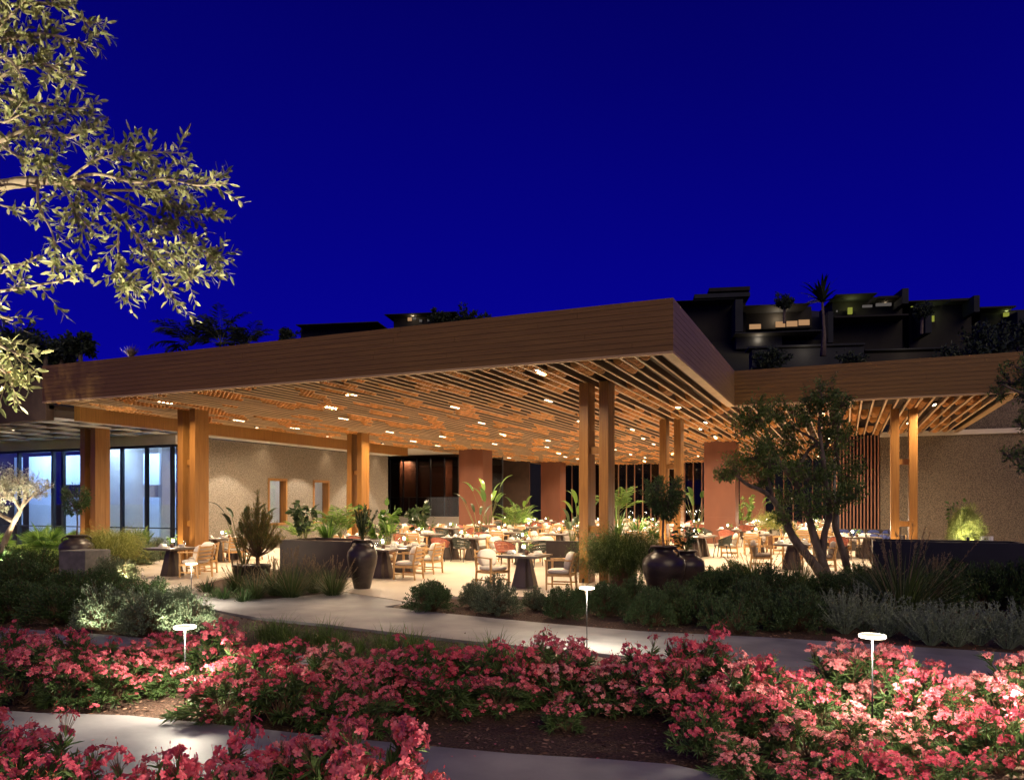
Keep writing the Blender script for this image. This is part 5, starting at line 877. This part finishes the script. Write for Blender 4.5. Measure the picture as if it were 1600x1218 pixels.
house('hillside_house', 'hillside house with yellow-green lamp on its dark terrace', [('wall', 1300, 1410, 462, 560, 4, 'house_dark', 10), ('roof', 1306, 1371, 457, 461, -1, 'house', 9), ('roof', 1372, 1410, 461, 466, 0, 'house_dark', 8), ('pier', 1410, 1420, 450, 474, -1, 'house', 8), ('window', 1348, 1363, 476, 480, 3.6, 'win_cool', .3), ('window', 1369, 1393, 472, 478, 3.6, 'win_cool', .3), ('pier', 1294, 1302, 486, 535, -2, 'house', 6), ('lamp', 1325.5, 1332, 480, 490, 2.5, 'lamp_yellow', .5), ('lamp', 1307, 1309, 484.5, 487, 2.5, 'win_cool', .3), ('terrace_slab', 1304, 1420, 492, 494, -1, 'house_dark', 6)])
house('hillside_house', 'long dark hillside house with two grey piers', [('wall', 1421, 1518, 472, 560, 4, 'house_dark', 10), ('roof', 1421, 1484, 467, 471.5, 0, 'house_dark', 10), ('roof', 1485, 1520, 465, 470, 1, 'house_dark', 9), ('pier', 1446, 1456, 473, 520, -2, 'house', 6), ('pier', 1522, 1531, 461, 487, -1, 'house', 8), ('lamp', 1424, 1427, 472.5, 479, 3.4, 'lamp_yellow', .4), ('lamp', 1456.5, 1460, 493, 502, 3.4, 'lamp_yellow', .3)])
house('hillside_house', 'rightmost dark hillside house with lit plant on terrace', [('wall', 1532, 1640, 482, 570, 4, 'house_dark', 10), ('roof', 1532, 1588, 477, 481.5, 0, 'house_dark', 10), ('pier', 1590, 1602, 486, 530, -2, 'house', 8), ('lamp', 1569, 1577, 488, 494, 3.4, 'lamp_yellow', .4)])
house('terrace_wall', 'lower concrete terrace wall band on the dark hillside', [('wall', 1175, 1350, 541, 575, -25, 'house', 3), ('coping', 1170, 1352, 538, 540.8, -25.4, 'house', 4)])
house('terrace_wall', 'long low terrace wall above the right-hand roof', [('wall', 1352, 1560, 546, 580, -27, 'house_dark', 3), ('coping', 1352, 1490, 543.5, 545.8, -27.4, 'house', 4)])
house('hillside_house', 'small lit house above the long left roof edge', [('wall', 615, 700, 491, 530, 4, 'house_dark', 8), ('roof', 600, 712, 487, 490.7, 1, 'house_dark', 10), ('window', 637, 643, 492, 501, 3.8, 'win_warm', .3), ('window', 644.5, 650, 492, 499, 3.8, 'win_cool', .3), ('window', 655, 659, 499, 502.5, 3.8, 'win_cool', .3), ('window', 668, 671, 498, 502, 3.8, 'win_cool', .3)])
house('hillside_house', 'dark low hillside house left of the small lit house', [('wall', 470, 580, 507, 545, 4, 'house_dark', 8), ('roof', 462, 590, 503, 506.7, 1, 'house_dark', 10)])
for px_, py_, zc_, e_, c_ in ((1215, 497, 143.2, 170, WARM), (1185, 530, 140.5, 90, WARM), (1330, 478, 142.2, 60, (.9, .9, .3)), (1383, 473, 142.5, 60, WARM), (1458, 492, 142.6, 30, (.8, .9, .4)), (1573, 487, 142.6, 40, (.8, .9, .3)), (645, 494, 142.8, 70, WARM), (1260, 548, 113.2, 60, WARM), (1420, 548, 111.5, 50, WARM)): lamp('POINT', 'terrace_light', tuple(D(px_, py_, zc_)), e_*.7, c_, shadow_soft_size=.2)
def far_tree(px, py, zc, r_, label=None, auto=None):
    b0 = D(px, py, zc); o = thing('far_tree', 'tree', (b0.x, b0.y, b0.z-r_*1.6), label=label, auto=auto); sm = MB(); lm = MB(); tube(sm, [(0, 0, -1), (.1, 0, r_), (0, .1, r_*1.4)], [.25, .2, .12], 6); crown_leaves(lm, sm, [((random.uniform(-.5, .5)*r_, random.uniform(-.4, .4)*r_, r_*(1.4+random.uniform(-.25, .4))), r_*random.uniform(.45, .7)) for _ in range(6)], 260/r_**1.0, .45, .22, 14); part('trunk', sm.mesh('trunk', 'bark_dark'), o); part('crown', lm.mesh('crown', 'far_tree'), o)
for px, py, zc, r_ in [(40, 528, 80, 3.2), (70, 540, 75, 2.6), (8, 535, 78, 3.5), (125, 536, 72, 1.9), (95, 545, 76, 2.0), (450, 524, 120, 2.), (720, 496, 130, 3.0), (690, 494, 132, 2.4), (750, 500, 130, 2.), (1225, 468, 135, 2.), (1440, 480, 120, 2.0), (1490, 560, 90, 2.5), (1560, 535, 70, 3.0), (1540, 548, 60, 2.), (1330, 560, 90, 2.), (1200, 560, 90, 2.2), (1590, 520, 80, 3)]: far_tree(px, py, zc, r_, auto='dark round-crowned tree on the hillside')
for px, py, zc, s, lab in [(300, 524, 70, 3.2, 'dark palm crown, leftmost of three above the roof edge'), (345, 522, 68, 3.0, 'dark palm crown, middle of three above the roof edge'), (385, 528, 66, 2.4, 'dark palm crown, rightmost of three above the roof edge')]:
    b0 = D(px, py, zc); put('palm_tree', 'palm', fronds(18, 1.2, 'far_tree', 1.0, 0, 1.9), (b0.x, b0.y, b0.z-s*.3), s=s, label=lab)
# tall pale-trunked palm on the hillside, right
b0 = D(1286, 556, 100.); o = thing('palm_tree', 'palm', tuple(b0), label='tall slender palm before the hillside houses'); sm = MB(); H_ = (556-470)/F*100; tube(sm, [(0, 0, 0), (.15, 0, H_*.4), (0, 0, H_*.75), (-.1, 0, H_)], [.42, .22, .18, .15], 8); part('trunk', sm.mesh('trunk', 'bark_dark', True), o)
lm = MB(); n = 46; az = RNG.random(n)*2*PI; blades(lm, np.repeat(np.array([[-.1, 0, H_-.2]]), n, 0), az, 3.6*(.6+.6*RNG.random(n)), .42, .1+RNG.random(n)*1.2, .3+.8*RNG.random(n), 6); part('crown', lm.mesh('crown', 'far_tree'), o)
# pale tuft seen over the roof edge, left
b0 = D(205, 557, 34.); o = put('roof_plant', 'plant', spiky('plume', 160, .55, False, .02, .9), tuple(b0), label='pale lit tuft of grass standing above the left roof edge'); lamp('POINT', 'tuft_glow', (.0, -.5, .1), 9, (1, .9, .75), o)
# dark stair roof seen on the far left with a lit underside
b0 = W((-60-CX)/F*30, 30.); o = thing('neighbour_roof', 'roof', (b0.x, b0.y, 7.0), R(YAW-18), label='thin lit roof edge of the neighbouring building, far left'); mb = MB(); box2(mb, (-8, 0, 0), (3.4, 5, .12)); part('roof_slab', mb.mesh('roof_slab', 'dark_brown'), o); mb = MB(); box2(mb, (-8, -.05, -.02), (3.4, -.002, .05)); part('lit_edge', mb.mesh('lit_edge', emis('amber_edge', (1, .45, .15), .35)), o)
# ================================================================== LABELS
landmark('front twin posts', (-5.5, 17.65, 2)); landmark('right-hand twin posts', (1.66, 26.3, 2)); landmark('rear twin posts', (-5.5, 26.3, 2)); landmark('wide rust column', (-5.4, 37.2, 2)); landmark('far rust column', (-18.5, 37.2, 2)); landmark('left twin posts', (-18.6, 17.65, 2))
TENS = ['', '', 'twenty', 'thirty', 'forty', 'fifty', 'sixty', 'seventy', 'eighty', 'ninety']; ONES = ['zeroth', 'first', 'second', 'third', 'fourth', 'fifth', 'sixth', 'seventh', 'eighth', 'ninth', 'tenth', 'eleventh', 'twelfth', 'thirteenth', 'fourteenth', 'fifteenth', 'sixteenth', 'seventeenth', 'eighteenth', 'nineteenth']
def ordn(n):
    if n == 1: return 'nearest'
    if n < 20: return ONES[n]
    return TENS[n//10].replace('y', 'ieth') if n % 10 == 0 else TENS[n//10]+'-'+ONES[n % 10]
bpy.context.view_layer.update(); LP = [(nm, proj(p_)) for nm, p_ in LAND]; bins = {}
for o, ph in AUTO:
    x, y, z = proj(tuple(o.matrix_world.translation)); best = None
    for nm, (lx, ly, lz) in LP:
        dx = (x-lx)/F*(z+lz)/2; dz = z-lz; dd = math.hypot(dx, dz)
        if best is None or dd < best[0]: best = (dd, nm, dx, dz)
    dd, nm, dx, dz = best; rel = ('right of' if dx > 0 else 'left of') if abs(dx) > abs(dz)*.7 else ('behind' if dz > 0 else 'in front of'); bins.setdefault((ph, nm, rel), []).append((dd, o))
for (ph, nm, rel), L_ in bins.items():
    L_.sort(key=lambda q: q[0])
    for i, (dd, o) in enumerate(L_): o['label'] = f'{ph}, {rel} the {nm}' if len(L_) == 1 else f'{ph}, {ordn(i+1)} {rel} the {nm}'
